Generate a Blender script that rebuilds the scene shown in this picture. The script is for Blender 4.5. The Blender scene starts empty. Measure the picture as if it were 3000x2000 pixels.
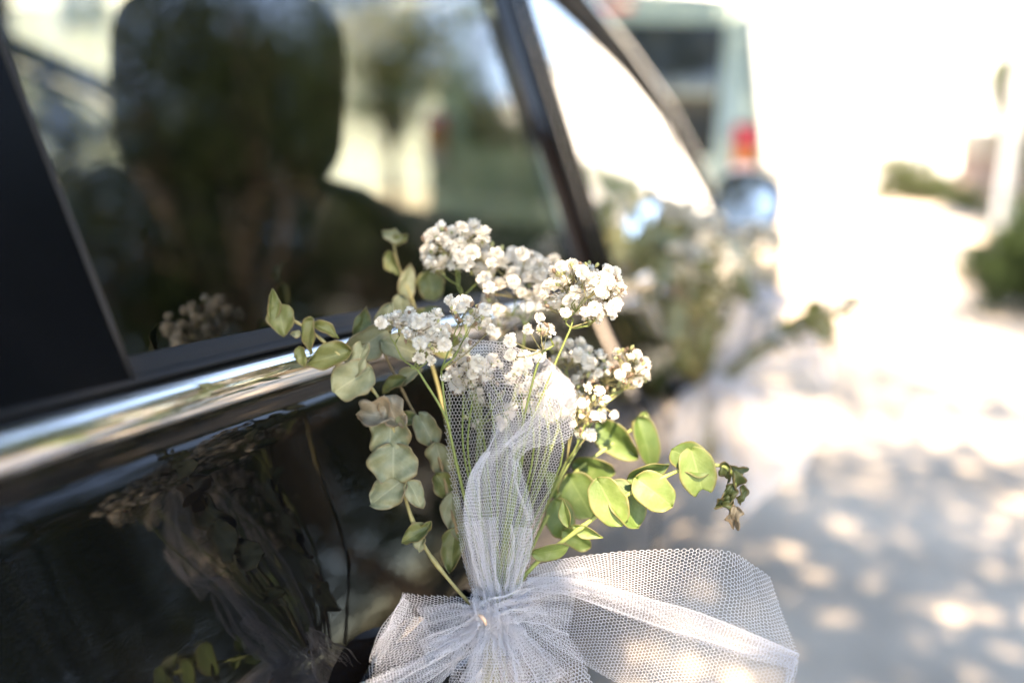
import bpy, math, random
import numpy as np
from mathutils import Vector, Matrix

C = bpy.context.scene
COL = C.collection
R = math.radians
rng = np.random.default_rng(7)
random.seed(7)

# ------------------------------------------------------------------ camera
CAM = np.array([.26, 0., 1.12])
FW = np.array([-0.297157, 0.936347, -0.186956])
RT = np.array([0.948886, 0.311402, 0.051413])
UP = np.array([-0.106359, 0.162122, 0.981022])
FPX = 35 / 36 * 3000
cam_d = bpy.data.cameras.new('camera')
cam_d.lens = 35; cam_d.sensor_width = 36; cam_d.clip_start = .02; cam_d.clip_end = 4000
cam_d.dof.use_dof = True
cam_d.dof.focus_distance = .492
cam_d.dof.aperture_fstop = 2.5
cam_d.dof.aperture_blades = 0
cam_o = bpy.data.objects.new('camera', cam_d); COL.objects.link(cam_o)
M = Matrix.Identity(4)
for i in range(3):
    M[i][0] = RT[i]; M[i][1] = UP[i]; M[i][2] = -FW[i]; M[i][3] = CAM[i]
cam_o.matrix_world = M
C.camera = cam_o

# ------------------------------------------------------------------ sky, sun, exposure
SUN_AZ, SUN_EL = R(158), R(55)
w = bpy.data.worlds.new('World'); C.world = w; w.use_nodes = True
wn = w.node_tree.nodes; wl = w.node_tree.links
sky = wn.new('ShaderNodeTexSky'); sky.sky_type = 'NISHITA'; sky.sun_disc = False
sky.sun_elevation = SUN_EL; sky.sun_rotation = SUN_AZ
sky.air_density = 1.0; sky.dust_density = 0.0; sky.ozone_density = 1.8; sky.altitude = 1200
bg = wn['Background']; bg.inputs['Strength'].default_value = .11
wl.new(sky.outputs['Color'], bg.inputs['Color'])
sd = bpy.data.lights.new('sun', 'SUN'); sd.energy = 3.2; sd.angle = R(.53); sd.color = (1, .94, .85)
so = bpy.data.objects.new('sun', sd); COL.objects.link(so)
SUNV = Vector((math.sin(SUN_AZ) * math.cos(SUN_EL), math.cos(SUN_AZ) * math.cos(SUN_EL), math.sin(SUN_EL)))
so.rotation_euler = SUNV.to_track_quat('Z', 'Y').to_euler(); so.location = (4, -8, 12)
C.view_settings.view_transform = 'Standard'; C.view_settings.look = 'None'
C.view_settings.gamma = 1; C.view_settings.use_curve_mapping = False
C.view_settings.exposure = 3.45
C.view_settings.use_white_balance = True
C.view_settings.white_balance_temperature = 8700
C.view_settings.white_balance_tint = 15
C.render.engine = 'CYCLES'
cy = C.cycles
cy.max_bounces = 10; cy.transparent_max_bounces = 40; cy.transmission_bounces = 6
cy.caustics_reflective = False; cy.caustics_refractive = False
cy.use_denoising = True
cy.sample_clamp_indirect = 8


# ------------------------------------------------------------------ helpers
def ray(px, py):
    return FW + RT * (px - 1500) / FPX - UP * (py - 1000) / FPX


def P(px, py, t):
    return CAM + ray(px, py) * t


def Pz(px, py, z=0.):
    d = ray(px, py); return CAM + d * ((z - CAM[2]) / d[2])


def mat(name):
    m = bpy.data.materials.new(name); m.use_nodes = True
    return m, m.node_tree.nodes, m.node_tree.links, m.node_tree.nodes['Principled BSDF']


def pmat(name, col, rough=.5, metal=0., coat=0., spec=.5, noise=0., nscale=20., bump=0., bscale=60., transl=0.):
    m, n, l, b = mat(name)
    b.inputs['Base Color'].default_value = (*col, 1); b.inputs['Roughness'].default_value = rough
    b.inputs['Metallic'].default_value = metal; b.inputs['Coat Weight'].default_value = coat
    b.inputs['Coat Roughness'].default_value = .02
    b.inputs['Specular IOR Level'].default_value = spec
    tc = n.new('ShaderNodeTexCoord')
    if noise:
        t = n.new('ShaderNodeTexNoise'); t.inputs['Scale'].default_value = nscale; t.inputs['Detail'].default_value = 6
        l.new(tc.outputs['Object'], t.inputs['Vector'])
        r = n.new('ShaderNodeValToRGB'); e = r.color_ramp.elements
        e[0].position = .3; e[1].position = .7
        e[0].color = (*[c * (1 - noise) for c in col], 1); e[1].color = (*[min(1, c * (1 + noise)) for c in col], 1)
        l.new(t.outputs['Fac'], r.inputs['Fac']); l.new(r.outputs['Color'], b.inputs['Base Color'])
    if bump:
        t = n.new('ShaderNodeTexNoise'); t.inputs['Scale'].default_value = bscale; t.inputs['Detail'].default_value = 4
        l.new(tc.outputs['Object'], t.inputs['Vector'])
        bp = n.new('ShaderNodeBump'); bp.inputs['Strength'].default_value = bump; bp.inputs['Distance'].default_value = .01
        l.new(t.outputs['Fac'], bp.inputs['Height']); l.new(bp.outputs['Normal'], b.inputs['Normal'])
    if transl:
        tr = n.new('ShaderNodeBsdfTranslucent'); mx = n.new('ShaderNodeMixShader'); mx.inputs[0].default_value = transl
        src = b.inputs['Base Color']
        if src.is_linked: l.new(src.links[0].from_socket, tr.inputs['Color'])
        else: tr.inputs['Color'].default_value = (*col, 1)
        l.new(b.outputs[0], mx.inputs[1]); l.new(tr.outputs[0], mx.inputs[2])
        l.new(mx.outputs[0], n['Material Output'].inputs['Surface'])
    return m


def tag(o, label=None, cat=None, group=None, kind=None):
    if label: o['label'] = label
    if cat: o['category'] = cat
    if group: o['group'] = group
    if kind: o['kind'] = kind
    return o


def thing(name, loc, label, cat, group=None):
    o = bpy.data.objects.new(name, None); o.empty_display_size = .1
    COL.objects.link(o); o.location = loc
    return tag(o, label, cat, group)


def root_off(parent):
    """world offset of the thing a part belongs to"""
    p = Vector((0, 0, 0))
    while parent is not None:
        p += Vector(parent.location); parent = parent.parent
    return np.array(p)


def add(name, verts, faces, mats, parent=None, smooth=True, midx=None, uv=None, loc=None):
    """verts in WORLD coordinates; the origin of a part sits at loc (default: centre of its verts)"""
    v = np.asarray(verts, dtype=float)
    if loc is None: loc = v.mean(axis=0) if len(v) else np.zeros(3)
    me = bpy.data.meshes.new(name)
    me.from_pydata((v - loc).tolist(), [], faces if isinstance(faces, list) else np.asarray(faces).tolist())
    for m in (mats if isinstance(mats, (list, tuple)) else [mats]): me.materials.append(m)
    if smooth: me.polygons.foreach_set('use_smooth', [True] * len(me.polygons))
    if midx is not None: me.polygons.foreach_set('material_index', list(midx))
    if uv is not None:
        ul = me.uv_layers.new(name='UVMap')
        li = np.zeros(len(me.loops), dtype=int); me.loops.foreach_get('vertex_index', li)
        ul.data.foreach_set('uv', np.asarray(uv)[li].ravel())
    me.update()
    o = bpy.data.objects.new(name, me); COL.objects.link(o)
    o.location = np.asarray(loc) - root_off(parent)
    if parent is not None: o.parent = parent
    return o


class MB:
    """collects shapes into one mesh"""
    def __init__(s): s.v = []; s.f = []; s.m = []; s.n = 0

    def put(s, v, f, m=0):
        v = np.asarray(v, float)
        s.v.append(v); s.f += [[i + s.n for i in q] for q in f]; s.m += [m] * len(f); s.n += len(v); return s

    def grid(s, G, m=0, closed=False):
        G = np.asarray(G, float); a, b = G.shape[:2]
        f = [[i * b + j, i * b + (j + 1) % b, (i + 1) * b + (j + 1) % b, (i + 1) * b + j]
             for i in range(a - 1) for j in range(b if closed else b - 1)]
        return s.put(G.reshape(-1, 3), f, m)

    def box(s, lo, hi, m=0, bev=0., rot=None, piv=None):
        lo = np.array(lo, float); hi = np.array(hi, float)
        if bev <= 0:
            v = np.array([[x, y, z] for x in (lo[0], hi[0]) for y in (lo[1], hi[1]) for z in (lo[2], hi[2])])
            f = [[0, 1, 3, 2], [4, 6, 7, 5], [0, 4, 5, 1], [2, 3, 7, 6], [0, 2, 6, 4], [1, 5, 7, 3]]
        else:
            b = min(bev, *(0.49 * (hi - lo)))
            v = []; 
            def ringpts(z, ins):
                x0, y0, x1, y1 = lo[0] + ins, lo[1] + ins, hi[0] - ins, hi[1] - ins
                c = b if ins == 0 else b
                return [[x0 + c, y0, z], [x1 - c, y0, z], [x1, y0 + c, z], [x1, y1 - c, z], [x1 - c, y1, z], [x0 + c, y1, z], [x0, y1 - c, z], [x0, y0 + c, z]]
            b2 = b * .6
            R_ = [ringpts(lo[2], b2 * .8), ringpts(lo[2] + b2, 0), ringpts(hi[2] - b2, 0), ringpts(hi[2], b2 * .8)]
            v = np.array(R_).reshape(-1, 3)
            f = [[i * 8 + j, i * 8 + (j + 1) % 8, (i + 1) * 8 + (j + 1) % 8, (i + 1) * 8 + j] for i in range(3) for j in range(8)]
            f += [list(range(7, -1, -1)), list(range(24, 32))]
        if rot is not None:
            v = (np.asarray(v) - piv) @ np.array(rot).T + piv
        return s.put(v, f, m)

    def tube(s, pts, r, sides=6, m=0, cap=True):
        pts = np.asarray(pts, float); n = len(pts)
        r = np.broadcast_to(np.asarray(r, float), (n,))
        tan = np.gradient(pts, axis=0); tan /= np.linalg.norm(tan, axis=1)[:, None] + 1e-12
        ref = np.array([0, 0, 1.]) if abs(tan[0][2]) < .9 else np.array([1., 0, 0])
        G = []
        a = np.cross(tan[0], ref); a /= np.linalg.norm(a)
        for i in range(n):
            a = a - tan[i] * (a @ tan[i]); a /= np.linalg.norm(a) + 1e-12
            b = np.cross(tan[i], a)
            G.append([pts[i] + r[i] * (math.cos(2 * math.pi * k / sides) * a + math.sin(2 * math.pi * k / sides) * b) for k in range(sides)])
        n0 = s.n
        s.grid(G, m, closed=True)
        if cap:
            s.f.append([n0 + k for k in range(sides)][::-1]); s.m.append(m)
            s.f.append([n0 + (n - 1) * sides + k for k in range(sides)]); s.m.append(m)
        return s

    def lathe(s, prof, c, axis=(0, 0, 1), sides=24, m=0):
        ax = np.array(axis, float); ax /= np.linalg.norm(ax)
        a = np.cross(ax, [0, 0, 1.] if abs(ax[2]) < .9 else [1., 0, 0]); a /= np.linalg.norm(a); b = np.cross(ax, a)
        G = [[np.array(c) + ax * h + r * (math.cos(2 * math.pi * k / sides) * a + math.sin(2 * math.pi * k / sides) * b) for k in range(sides)] for r, h in prof]
        return s.grid(G, m, closed=True)

    def build(s, name, mats, parent=None, smooth=True, loc=None):
        return add(name, np.concatenate(s.v), s.f, mats, parent, smooth, s.m, loc=loc)


def shade_flat(o):
    o.data.polygons.foreach_set('use_smooth', [False] * len(o.data.polygons)); return o


def spline(pts, n):
    """Catmull-Rom through pts, n samples"""
    p = np.asarray(pts, float); k = len(p)
    if k == 2: return p[0] + (p[1] - p[0]) * np.linspace(0, 1, n)[:, None]
    q = np.vstack([2 * p[0] - p[1], p, 2 * p[-1] - p[-2]])
    t = np.linspace(0, k - 1, n); i = np.minimum(t.astype(int), k - 2); u = (t - i)[:, None]
    a, b, c, d = q[i], q[i + 1], q[i + 2], q[i + 3]
    return .5 * (2 * b + (c - a) * u + (2 * a - 5 * b + 4 * c - d) * u ** 2 + (3 * b - a - 3 * c + d) * u ** 3)


def cr_w(n, x):
    """Catmull-Rom weights matrix for n control points at params x in [0,1]"""
    x = np.clip(np.asarray(x, float), 0, 1) * (n - 1)
    i = np.minimum(x.astype(int), n - 2); u = x - i
    w = [(-u + 2 * u ** 2 - u ** 3) / 2, (2 - 5 * u ** 2 + 3 * u ** 3) / 2, (u + 4 * u ** 2 - 3 * u ** 3) / 2, (-u ** 2 + u ** 3) / 2]
    W = np.zeros((len(x), n)); rows = np.arange(len(x))
    for k, wk in zip((-1, 0, 1, 2), w):
        j = i + k
        lo = j < 0; hi = j > n - 1; ok = ~(lo | hi)
        np.add.at(W, (rows[ok], j[ok]), wk[ok])
        np.add.at(W, (rows[lo], 0), 2 * wk[lo]); np.add.at(W, (rows[lo], 1), -wk[lo])
        np.add.at(W, (rows[hi], n - 1), 2 * wk[hi]); np.add.at(W, (rows[hi], n - 2), -wk[hi])
    return W


# ------------------------------------------------------------------ materials
def glass_mat(name, tint, boost=1.6):
    m, n, l, b = mat(name)
    n.remove(b)
    fr = n.new('ShaderNodeFresnel')               # a thin pane: the same reflection from both of its faces
    ge = n.new('ShaderNodeNewGeometry'); mr_ = n.new('ShaderNodeMapRange')
    mr_.inputs['To Min'].default_value = 1.52; mr_.inputs['To Max'].default_value = 1 / 1.52
    l.new(ge.outputs['Backfacing'], mr_.inputs['Value']); l.new(mr_.outputs[0], fr.inputs['IOR'])
    mu = n.new('ShaderNodeMath'); mu.operation = 'MULTIPLY'; mu.inputs[1].default_value = boost; mu.use_clamp = True
    t = n.new('ShaderNodeBsdfTransparent'); t.inputs['Color'].default_value = (*tint, 1)
    g = n.new('ShaderNodeBsdfGlossy'); g.inputs['Roughness'].default_value = .0; g.inputs['Color'].default_value = (1, 1, 1, 1)
    mx = n.new('ShaderNodeMixShader')
    l.new(fr.outputs[0], mu.inputs[0]); l.new(mu.outputs[0], mx.inputs[0]); l.new(t.outputs[0], mx.inputs[1]); l.new(g.outputs[0], mx.inputs[2])
    l.new(mx.outputs[0], n['Material Output'].inputs['Surface'])
    return m


MT = {}
MT['glass'] = glass_mat('tinted_glass', (.22, .25, .225), 1.35)
MT['glass_front'] = glass_mat('front_glass', (.66, .72, .69), 1.9)
MT['glass_clear'] = glass_mat('clear_glass', (.8, .86, .84), 1.3)
MT['chrome'] = pmat('chrome', (.86, .85, .83), .07, 1.)
MT['rubber'] = pmat('rubber', (.010, .010, .011), .6, spec=.25, bump=.05, bscale=900)
MT['satin_black'] = pmat('satin_black_trim', (.0018, .0022, .0036), .2, spec=.12)
MT['plastic'] = pmat('black_plastic', (.012, .012, .013), .45)
MT['fabric'] = pmat('black_leather', (.008, .008, .008), .55, bump=.2, bscale=200)
MT['headliner'] = pmat('headliner', (.42, .38, .32), .9, noise=.08)
MT['tan'] = pmat('brown_interior_trim', (.10, .045, .025), .6, noise=.2)
MT['tyre'] = pmat('tyre_rubber', (.02, .02, .02), .8, bump=.2, bscale=120)
MT['alloy'] = pmat('alloy', (.5, .5, .5), .3, .9)


def paint_mat(name, col, rough=.03):
    m, n, l, b = mat(name)
    b.inputs['Base Color'].default_value = (*col, 1); b.inputs['Roughness'].default_value = rough
    b.inputs['Specular IOR Level'].default_value = .38
    tc = n.new('ShaderNodeTexCoord')
    mp = n.new('ShaderNodeMapping'); mp.inputs['Scale'].default_value = (140, 40, 140)
    l.new(tc.outputs['Object'], mp.inputs['Vector'])
    t = n.new('ShaderNodeTexNoise'); t.inputs['Scale'].default_value = 1; t.inputs['Detail'].default_value = 3
    l.new(mp.outputs[0], t.inputs['Vector'])
    bp = n.new('ShaderNodeBump'); bp.inputs['Strength'].default_value = .05; bp.inputs['Distance'].default_value = .001
    l.new(t.outputs['Fac'], bp.inputs['Height']); l.new(bp.outputs['Normal'], b.inputs['Normal'])
    return m


MT['paint'] = paint_mat('black_car_paint', (.0025, .0025, .003))
MT['van_paint'] = paint_mat('pale_green_van_paint', (.27, .335, .30), .12)
MT['white_paint'] = paint_mat('white_car_paint', (.8, .8, .8), .1)
MT['red_lens'] = pmat('red_lens', (.50, .015, .025), .2, coat=.5)
MT['amber_lens'] = pmat('amber_lens', (.62, .2, .04), .2, coat=.5)
MT['clear_lens'] = pmat('pale_lens', (.75, .62, .66), .2, coat=.5)
MT['mirror'] = pmat('mirror_glass', (.85, .88, .86), .0, 1.)
MT['stone'] = pmat('pale_paving', (.60, .50, .40), .85, noise=.3, nscale=1.7, bump=.25, bscale=70)
MT['earth'] = pmat('dry_ground', (.11, .10, .06), .95, noise=.25, nscale=.4)
MT['grass'] = pmat('grass_blades', (.07, .13, .03), .7, noise=.3, nscale=4, transl=.3)
MT['bark'] = pmat('bark', (.11, .085, .065), .9, noise=.35, nscale=14, bump=.6, bscale=30)
MT['plaster'] = pmat('white_plaster', (.84, .83, .80), .85, noise=.04, nscale=3)
MT['cream'] = pmat('cream_plaster', (.62, .54, .44), .85, noise=.06, nscale=3)
MT['terracotta'] = pmat('terracotta_wall', (.30, .13, .07), .85, noise=.2, nscale=2)
MT['roof_tile'] = pmat('roof_tile', (.28, .12, .07), .8, noise=.2, nscale=5)
MT['brown_wall'] = pmat('pinkish_brown_wall', (.42, .31, .26), .85, noise=.12, nscale=3)
MT['window_dark'] = pmat('window_glass_far', (.16, .19, .21), .08, spec=.6)
MT['grey_panel'] = pmat('pale_grey_shutter', (.74, .74, .75), .6)
MT['white_metal'] = pmat('white_pole_paint', (.8, .8, .78), .4)


def leaf_mat(name, a, b_, transl=.25, rough=.5, scale=9.):
    m, n, l, b = mat(name)
    tc = n.new('ShaderNodeTexCoord'); t = n.new('ShaderNodeTexNoise'); t.inputs['Scale'].default_value = scale; t.inputs['Detail'].default_value = 3
    l.new(tc.outputs['Object'], t.inputs['Vector'])
    r = n.new('ShaderNodeValToRGB'); e = r.color_ramp.elements
    e[0].position = .35; e[1].position = .68; e[0].color = (*a, 1); e[1].color = (*b_, 1)
    l.new(t.outputs['Fac'], r.inputs['Fac']); l.new(r.outputs['Color'], b.inputs['Base Color'])
    b.inputs['Roughness'].default_value = rough; b.inputs['Specular IOR Level'].default_value = .2
    tr = n.new('ShaderNodeBsdfTranslucent'); l.new(r.outputs['Color'], tr.inputs['Color'])
    mx = n.new('ShaderNodeMixShader'); mx.inputs[0].default_value = transl
    l.new(b.outputs[0], mx.inputs[1]); l.new(tr.outputs[0], mx.inputs[2]); l.new(mx.outputs[0], n['Material Output'].inputs['Surface'])
    return m


MT['crown'] = leaf_mat('street_tree_leaves', (.014, .032, .007), (.042, .068, .015), .2, .6, 7)
MT['hedge'] = leaf_mat('hedge_leaves', (.018, .038, .012), (.048, .075, .024), .2, .6, 7)
MT['crown_far'] = leaf_mat('far_tree_leaves', (.045, .065, .03), (.10, .125, .055), .3, .5, 3)


def eu_mat(name, a, b_, c, transl=.2, edge=(.22, .13, .06)):
    """eucalyptus leaf: two tone blotches, fine veins from the uv, waxy bloom"""
    m, n, l, b = mat(name)
    tc = n.new('ShaderNodeTexCoord')
    t = n.new('ShaderNodeTexNoise'); t.inputs['Scale'].default_value = 95; t.inputs['Detail'].default_value = 8; t.inputs['Roughness'].default_value = .65
    l.new(tc.outputs['Object'], t.inputs['Vector'])
    r = n.new('ShaderNodeValToRGB'); e = r.color_ramp.elements
    e[0].position = .34; e[1].position = .66; e[0].color = (*a, 1); e[1].color = (*b_, 1)
    l.new(t.outputs['Fac'], r.inputs['Fac'])
    t2 = n.new('ShaderNodeTexNoise'); t2.inputs['Scale'].default_value = 190; t2.inputs['Detail'].default_value = 5
    l.new(tc.outputs['Object'], t2.inputs['Vector'])
    r2 = n.new('ShaderNodeValToRGB'); e = r2.color_ramp.elements; e[0].position = .56; e[1].position = .72
    l.new(t2.outputs['Fac'], r2.inputs['Fac'])
    mxs = n.new('ShaderNodeMix'); mxs.data_type = 'RGBA'; mxs.inputs['B'].default_value = (*c, 1)
    sc = n.new('ShaderNodeMath'); sc.operation = 'MULTIPLY'; sc.inputs[1].default_value = .55
    l.new(r2.outputs['Color'], sc.inputs[0]); l.new(sc.outputs[0], mxs.inputs['Factor']); l.new(r.outputs['Color'], mxs.inputs['A'])
    # veins: u in -1..1 across, v along
    uvn = n.new('ShaderNodeUVMap'); sp = n.new('ShaderNodeSeparateXYZ'); l.new(uvn.outputs[0], sp.inputs[0])
    au = n.new('ShaderNodeMath'); au.operation = 'ABSOLUTE'; l.new(sp.outputs['X'], au.inputs[0])
    ma = n.new('ShaderNodeMath'); ma.operation = 'MULTIPLY_ADD'; ma.inputs[1].default_value = -.55; l.new(au.outputs[0], ma.inputs[0]); l.new(sp.outputs['Y'], ma.inputs[2])
    fr = n.new('ShaderNodeMath'); fr.operation = 'MULTIPLY'; fr.inputs[1].default_value = 7.; l.new(ma.outputs[0], fr.inputs[0])
    fq = n.new('ShaderNodeMath'); fq.operation = 'PINGPONG'; fq.inputs[1].default_value = .5; l.new(fr.outputs[0], fq.inputs[0])
    sm = n.new('ShaderNodeMath'); sm.operation = 'LESS_THAN'; sm.inputs[1].default_value = .055; l.new(fq.outputs[0], sm.inputs[0])
    mid = n.new('ShaderNodeMath'); mid.operation = 'LESS_THAN'; mid.inputs[1].default_value = .045; l.new(au.outputs[0], mid.inputs[0])
    vmax = n.new('ShaderNodeMath'); vmax.operation = 'MAXIMUM'
    half = n.new('ShaderNodeMath'); half.operation = 'MULTIPLY'; half.inputs[1].default_value = .12; l.new(sm.outputs[0], half.inputs[0])
    m5 = n.new('ShaderNodeMath'); m5.operation = 'MULTIPLY'; m5.inputs[1].default_value = .38; l.new(mid.outputs[0], m5.inputs[0])
    l.new(half.outputs[0], vmax.inputs[0]); l.new(m5.outputs[0], vmax.inputs[1])
    mv = n.new('ShaderNodeMix'); mv.data_type = 'RGBA'; mv.inputs['B'].default_value = (*[min(1, x * 1.35 + .03) for x in b_], 1)
    l.new(vmax.outputs[0], mv.inputs['Factor']); l.new(mxs.outputs['Result'], mv.inputs['A'])
    eg = n.new('ShaderNodeMapRange'); eg.inputs['From Min'].default_value = .80; eg.inputs['From Max'].default_value = 1.0; l.new(au.outputs[0], eg.inputs['Value'])
    em = n.new('ShaderNodeMath'); em.operation = 'MULTIPLY'; l.new(eg.outputs[0], em.inputs[0]); l.new(t.outputs['Fac'], em.inputs[1])
    me_ = n.new('ShaderNodeMix'); me_.data_type = 'RGBA'; me_.inputs['B'].default_value = (*edge, 1); l.new(em.outputs[0], me_.inputs['Factor']); l.new(mv.outputs['Result'], me_.inputs['A'])
    mv = me_
    l.new(mv.outputs['Result'], b.inputs['Base Color']); b.inputs['Roughness'].default_value = .5
    bp = n.new('ShaderNodeBump'); bp.inputs['Strength'].default_value = .7; bp.inputs['Distance'].default_value = .001
    l.new(t.outputs['Fac'], bp.inputs['Height']); l.new(bp.outputs[0], b.inputs['Normal'])
    tr = n.new('ShaderNodeBsdfTranslucent'); l.new(mv.outputs['Result'], tr.inputs['Color'])
    mx = n.new('ShaderNodeMixShader'); mx.inputs[0].default_value = transl
    l.new(b.outputs[0], mx.inputs[1]); l.new(tr.outputs[0], mx.inputs[2]); l.new(mx.outputs[0], n['Material Output'].inputs['Surface'])
    return m


EU = [eu_mat('dried_olive_leaf', (.155, .17, .085), (.25, .26, .155), (.30, .26, .17)),
      eu_mat('fresh_green_leaf', (.115, .175, .038), (.175, .235, .065), (.27, .31, .16), .26),
      eu_mat('dull_green_leaf', (.085, .105, .028), (.17, .18, .06), (.22, .21, .10)),
      eu_mat('brown_dry_leaf', (.19, .155, .10), (.30, .25, .175), (.15, .085, .045)),
      eu_mat('shrivelled_dark_leaf', (.035, .055, .018), (.075, .095, .03), (.05, .03, .015)),
      eu_mat('shaded_green_leaf', (.07, .125, .028), (.115, .17, .042), (.17, .21, .09), .28)]
MT['eu_stem'] = pmat('eucalyptus_twig', (.24, .21, .085), .6, noise=.25, nscale=120)
MT['eu_stem_brown'] = pmat('brown_twig', (.19, .13, .06), .65, noise=.25, nscale=120)
MT['gy_stem'] = pmat('green_flower_stem', (.17, .21, .055), .55, noise=.2, nscale=200, transl=.1)
MT['gy_stem_fine'] = pmat('brownish_pedicel', (.18, .16, .07), .6, noise=.2, nscale=200)
MT['petal'] = pmat('white_petal', (.90, .855, .775), .6, noise=.05, nscale=300, transl=.35)
MT['calyx'] = pmat('flower_base', (.34, .36, .16), .6, transl=.2)
MT['bud'] = pmat('brown_bud', (.22, .15, .10), .7, noise=.3, nscale=600)
MT['bud_green'] = pmat('green_bud', (.35, .36, .16), .7, noise=.3, nscale=600)
MT['tulle'] = pmat('white_tulle_thread', (.86, .85, .88), .6, transl=.4)
MT['thread'] = pmat('peach_thread', (.80, .52, .36), .7)

# ------------------------------------------------------------------ setting: ground and paving
def sheet(name, x0, x1, y0, y1, z, m, nx=2, ny=2):
    G = [[[x, y, z] for x in np.linspace(x0, x1, nx)] for y in np.linspace(y0, y1, ny)]
    b = MB(); b.grid(G); o = b.build(name, m, smooth=False); o['kind'] = 'structure'; return o


sheet('ground', -400, 400, -300, 900, -.03, MT['earth'])
sheet('road', -16, 3.3, -25, 70, 0., MT['stone'])
kb = MB()
kb.box((3.3, -25, -.02), (3.42, 70, .10), bev=.015)
kerb_o = kb.build('kerb', pmat('kerb_stone', (.36, .34, .31), .85, noise=.15), smooth=False); kerb_o['kind'] = 'structure'


# ------------------------------------------------------------------ foliage
def leaf_cloud(name, centres, per, spread, size, m, parent=None, flat=.6, seed=1, loc=None):
    r = np.random.default_rng(seed)
    c = np.repeat(np.asarray(centres, float), per, axis=0)
    n = len(c)
    p = c + r.normal(size=(n, 3)) * spread
    d = r.normal(size=(n, 3)); d[:, 2] *= flat; d /= np.linalg.norm(d, axis=1)[:, None]
    nn = r.normal(size=(n, 3)); nn[:, 2] += .9; nn -= d * (nn * d).sum(1)[:, None]; nn /= np.linalg.norm(nn, axis=1)[:, None]
    s = np.cross(nn, d); L = size * r.uniform(.6, 1.25, (n, 1)); W = L * r.uniform(.28, .42, (n, 1))
    fold = nn * L * r.uniform(.02, .16, (n, 1))
    v = np.stack([p, p + d * L * .45 + s * W + fold, p + d * L - fold * .8, p + d * L * .45 - s * W + fold], axis=1).reshape(-1, 3)
    b = np.arange(n) * 4
    f = np.concatenate([np.stack([b, b + 1, b + 2], 1), np.stack([b, b + 2, b + 3], 1)])
    return add(name, v, f, m, parent, smooth=False, loc=loc)


def blob_centres(n, c, rad, seed, hollow=.45, lump=3):
    r = np.random.default_rng(seed); out = []
    ph = r.uniform(0, 6.28, 4)
    while len(out) < n:
        q = r.normal(size=3); q /= np.linalg.norm(q)
        k = r.uniform(hollow, 1) ** .5
        wob = 1 + .16 * math.sin(lump * math.atan2(q[1], q[0]) + ph[0]) + .12 * math.sin(5 * q[2] + ph[1]) + .1 * r.normal()
        out.append(np.array(c) + q * k * wob * np.array(rad))
    return np.array(out)


def tree(x, y, label, trunk_h=2.6, h=6.5, rad=2.8, clumps=260, per=60, spread=.26, leaf=.105, m='crown', seed=1, group=None, tr=.16, low=0.):
    t = thing('tree', (x, y, 0), label, 'tree', group)
    r = np.random.default_rng(seed)
    cz = (trunk_h + h) / 2 + .2 - low
    cen = blob_centres(clumps, (x, y, cz), (rad, rad, (h - trunk_h) / 2 + low * .6), seed)
    b = MB()
    top = np.array([x + r.normal() * .15, y + r.normal() * .15, trunk_h + (h - trunk_h) * .55])
    b.tube(spline([[x, y, -.05], [x + .04, y, trunk_h * .5], [x - .03, y + .05, trunk_h], top], 12), np.linspace(tr * 1.25, tr * .3, 12), 10)
    for k in range(11):
        a = 6.283 * k / 11 + r.uniform(-.2, .2); st = np.array([x, y, trunk_h * r.uniform(.85, 1.35)])
        e = np.array([x + math.cos(a) * rad * r.uniform(.55, .85), y + math.sin(a) * rad * r.uniform(.55, .85), cz + r.uniform(-.6, 1.)])
        md = (st + e) / 2 + [0, 0, -.15]
        pts = spline([st, md, e], 9); b.tube(pts, np.linspace(tr * .45, .012, 9), 6)
        for q in range(4):
            s0 = pts[3 + q]; e2 = s0 + r.normal(size=3) * [.7, .7, .5] + [0, 0, .2]
            b.tube(spline([s0, (s0 + e2) / 2 + r.normal(size=3) * .06, e2], 5), np.linspace(.022, .006, 5), 5)
    b.build('trunk', MT['bark'], t)
    leaf_cloud('crown', cen, per, spread, leaf, MT[m], t, seed=seed + 50)
    return t


def shrub(x, y, label, h=.6, rad=.5, clumps=60, per=40, leaf=.06, m='hedge', seed=3, group=None, cat='shrub', name='shrub', z=0):
    t = thing(name, (x, y, z), label, cat, group)
    r = np.random.default_rng(seed); b = MB()
    for k in range(7):
        a = 6.283 * k / 7
        e = np.array([x + math.cos(a) * rad * .6, y + math.sin(a) * rad * .6, z + h * .75])
        b.tube(spline([[x, y, z - .02], [(x + e[0]) / 2 + r.normal() * .03, (y + e[1]) / 2, z + h * .45], e], 6), np.linspace(.018, .005, 6), 5)
    b.build('stem', MT['bark'], t)
    cen = blob_centres(clumps, (x, y, z + h * .55), (rad, rad, h * .5), seed, .2)
    cen = cen[cen[:, 2] > z + .05]
    leaf_cloud('foliage', cen, per, rad * .13, leaf, MT[m], t, seed=seed + 9)
    return t


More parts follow.
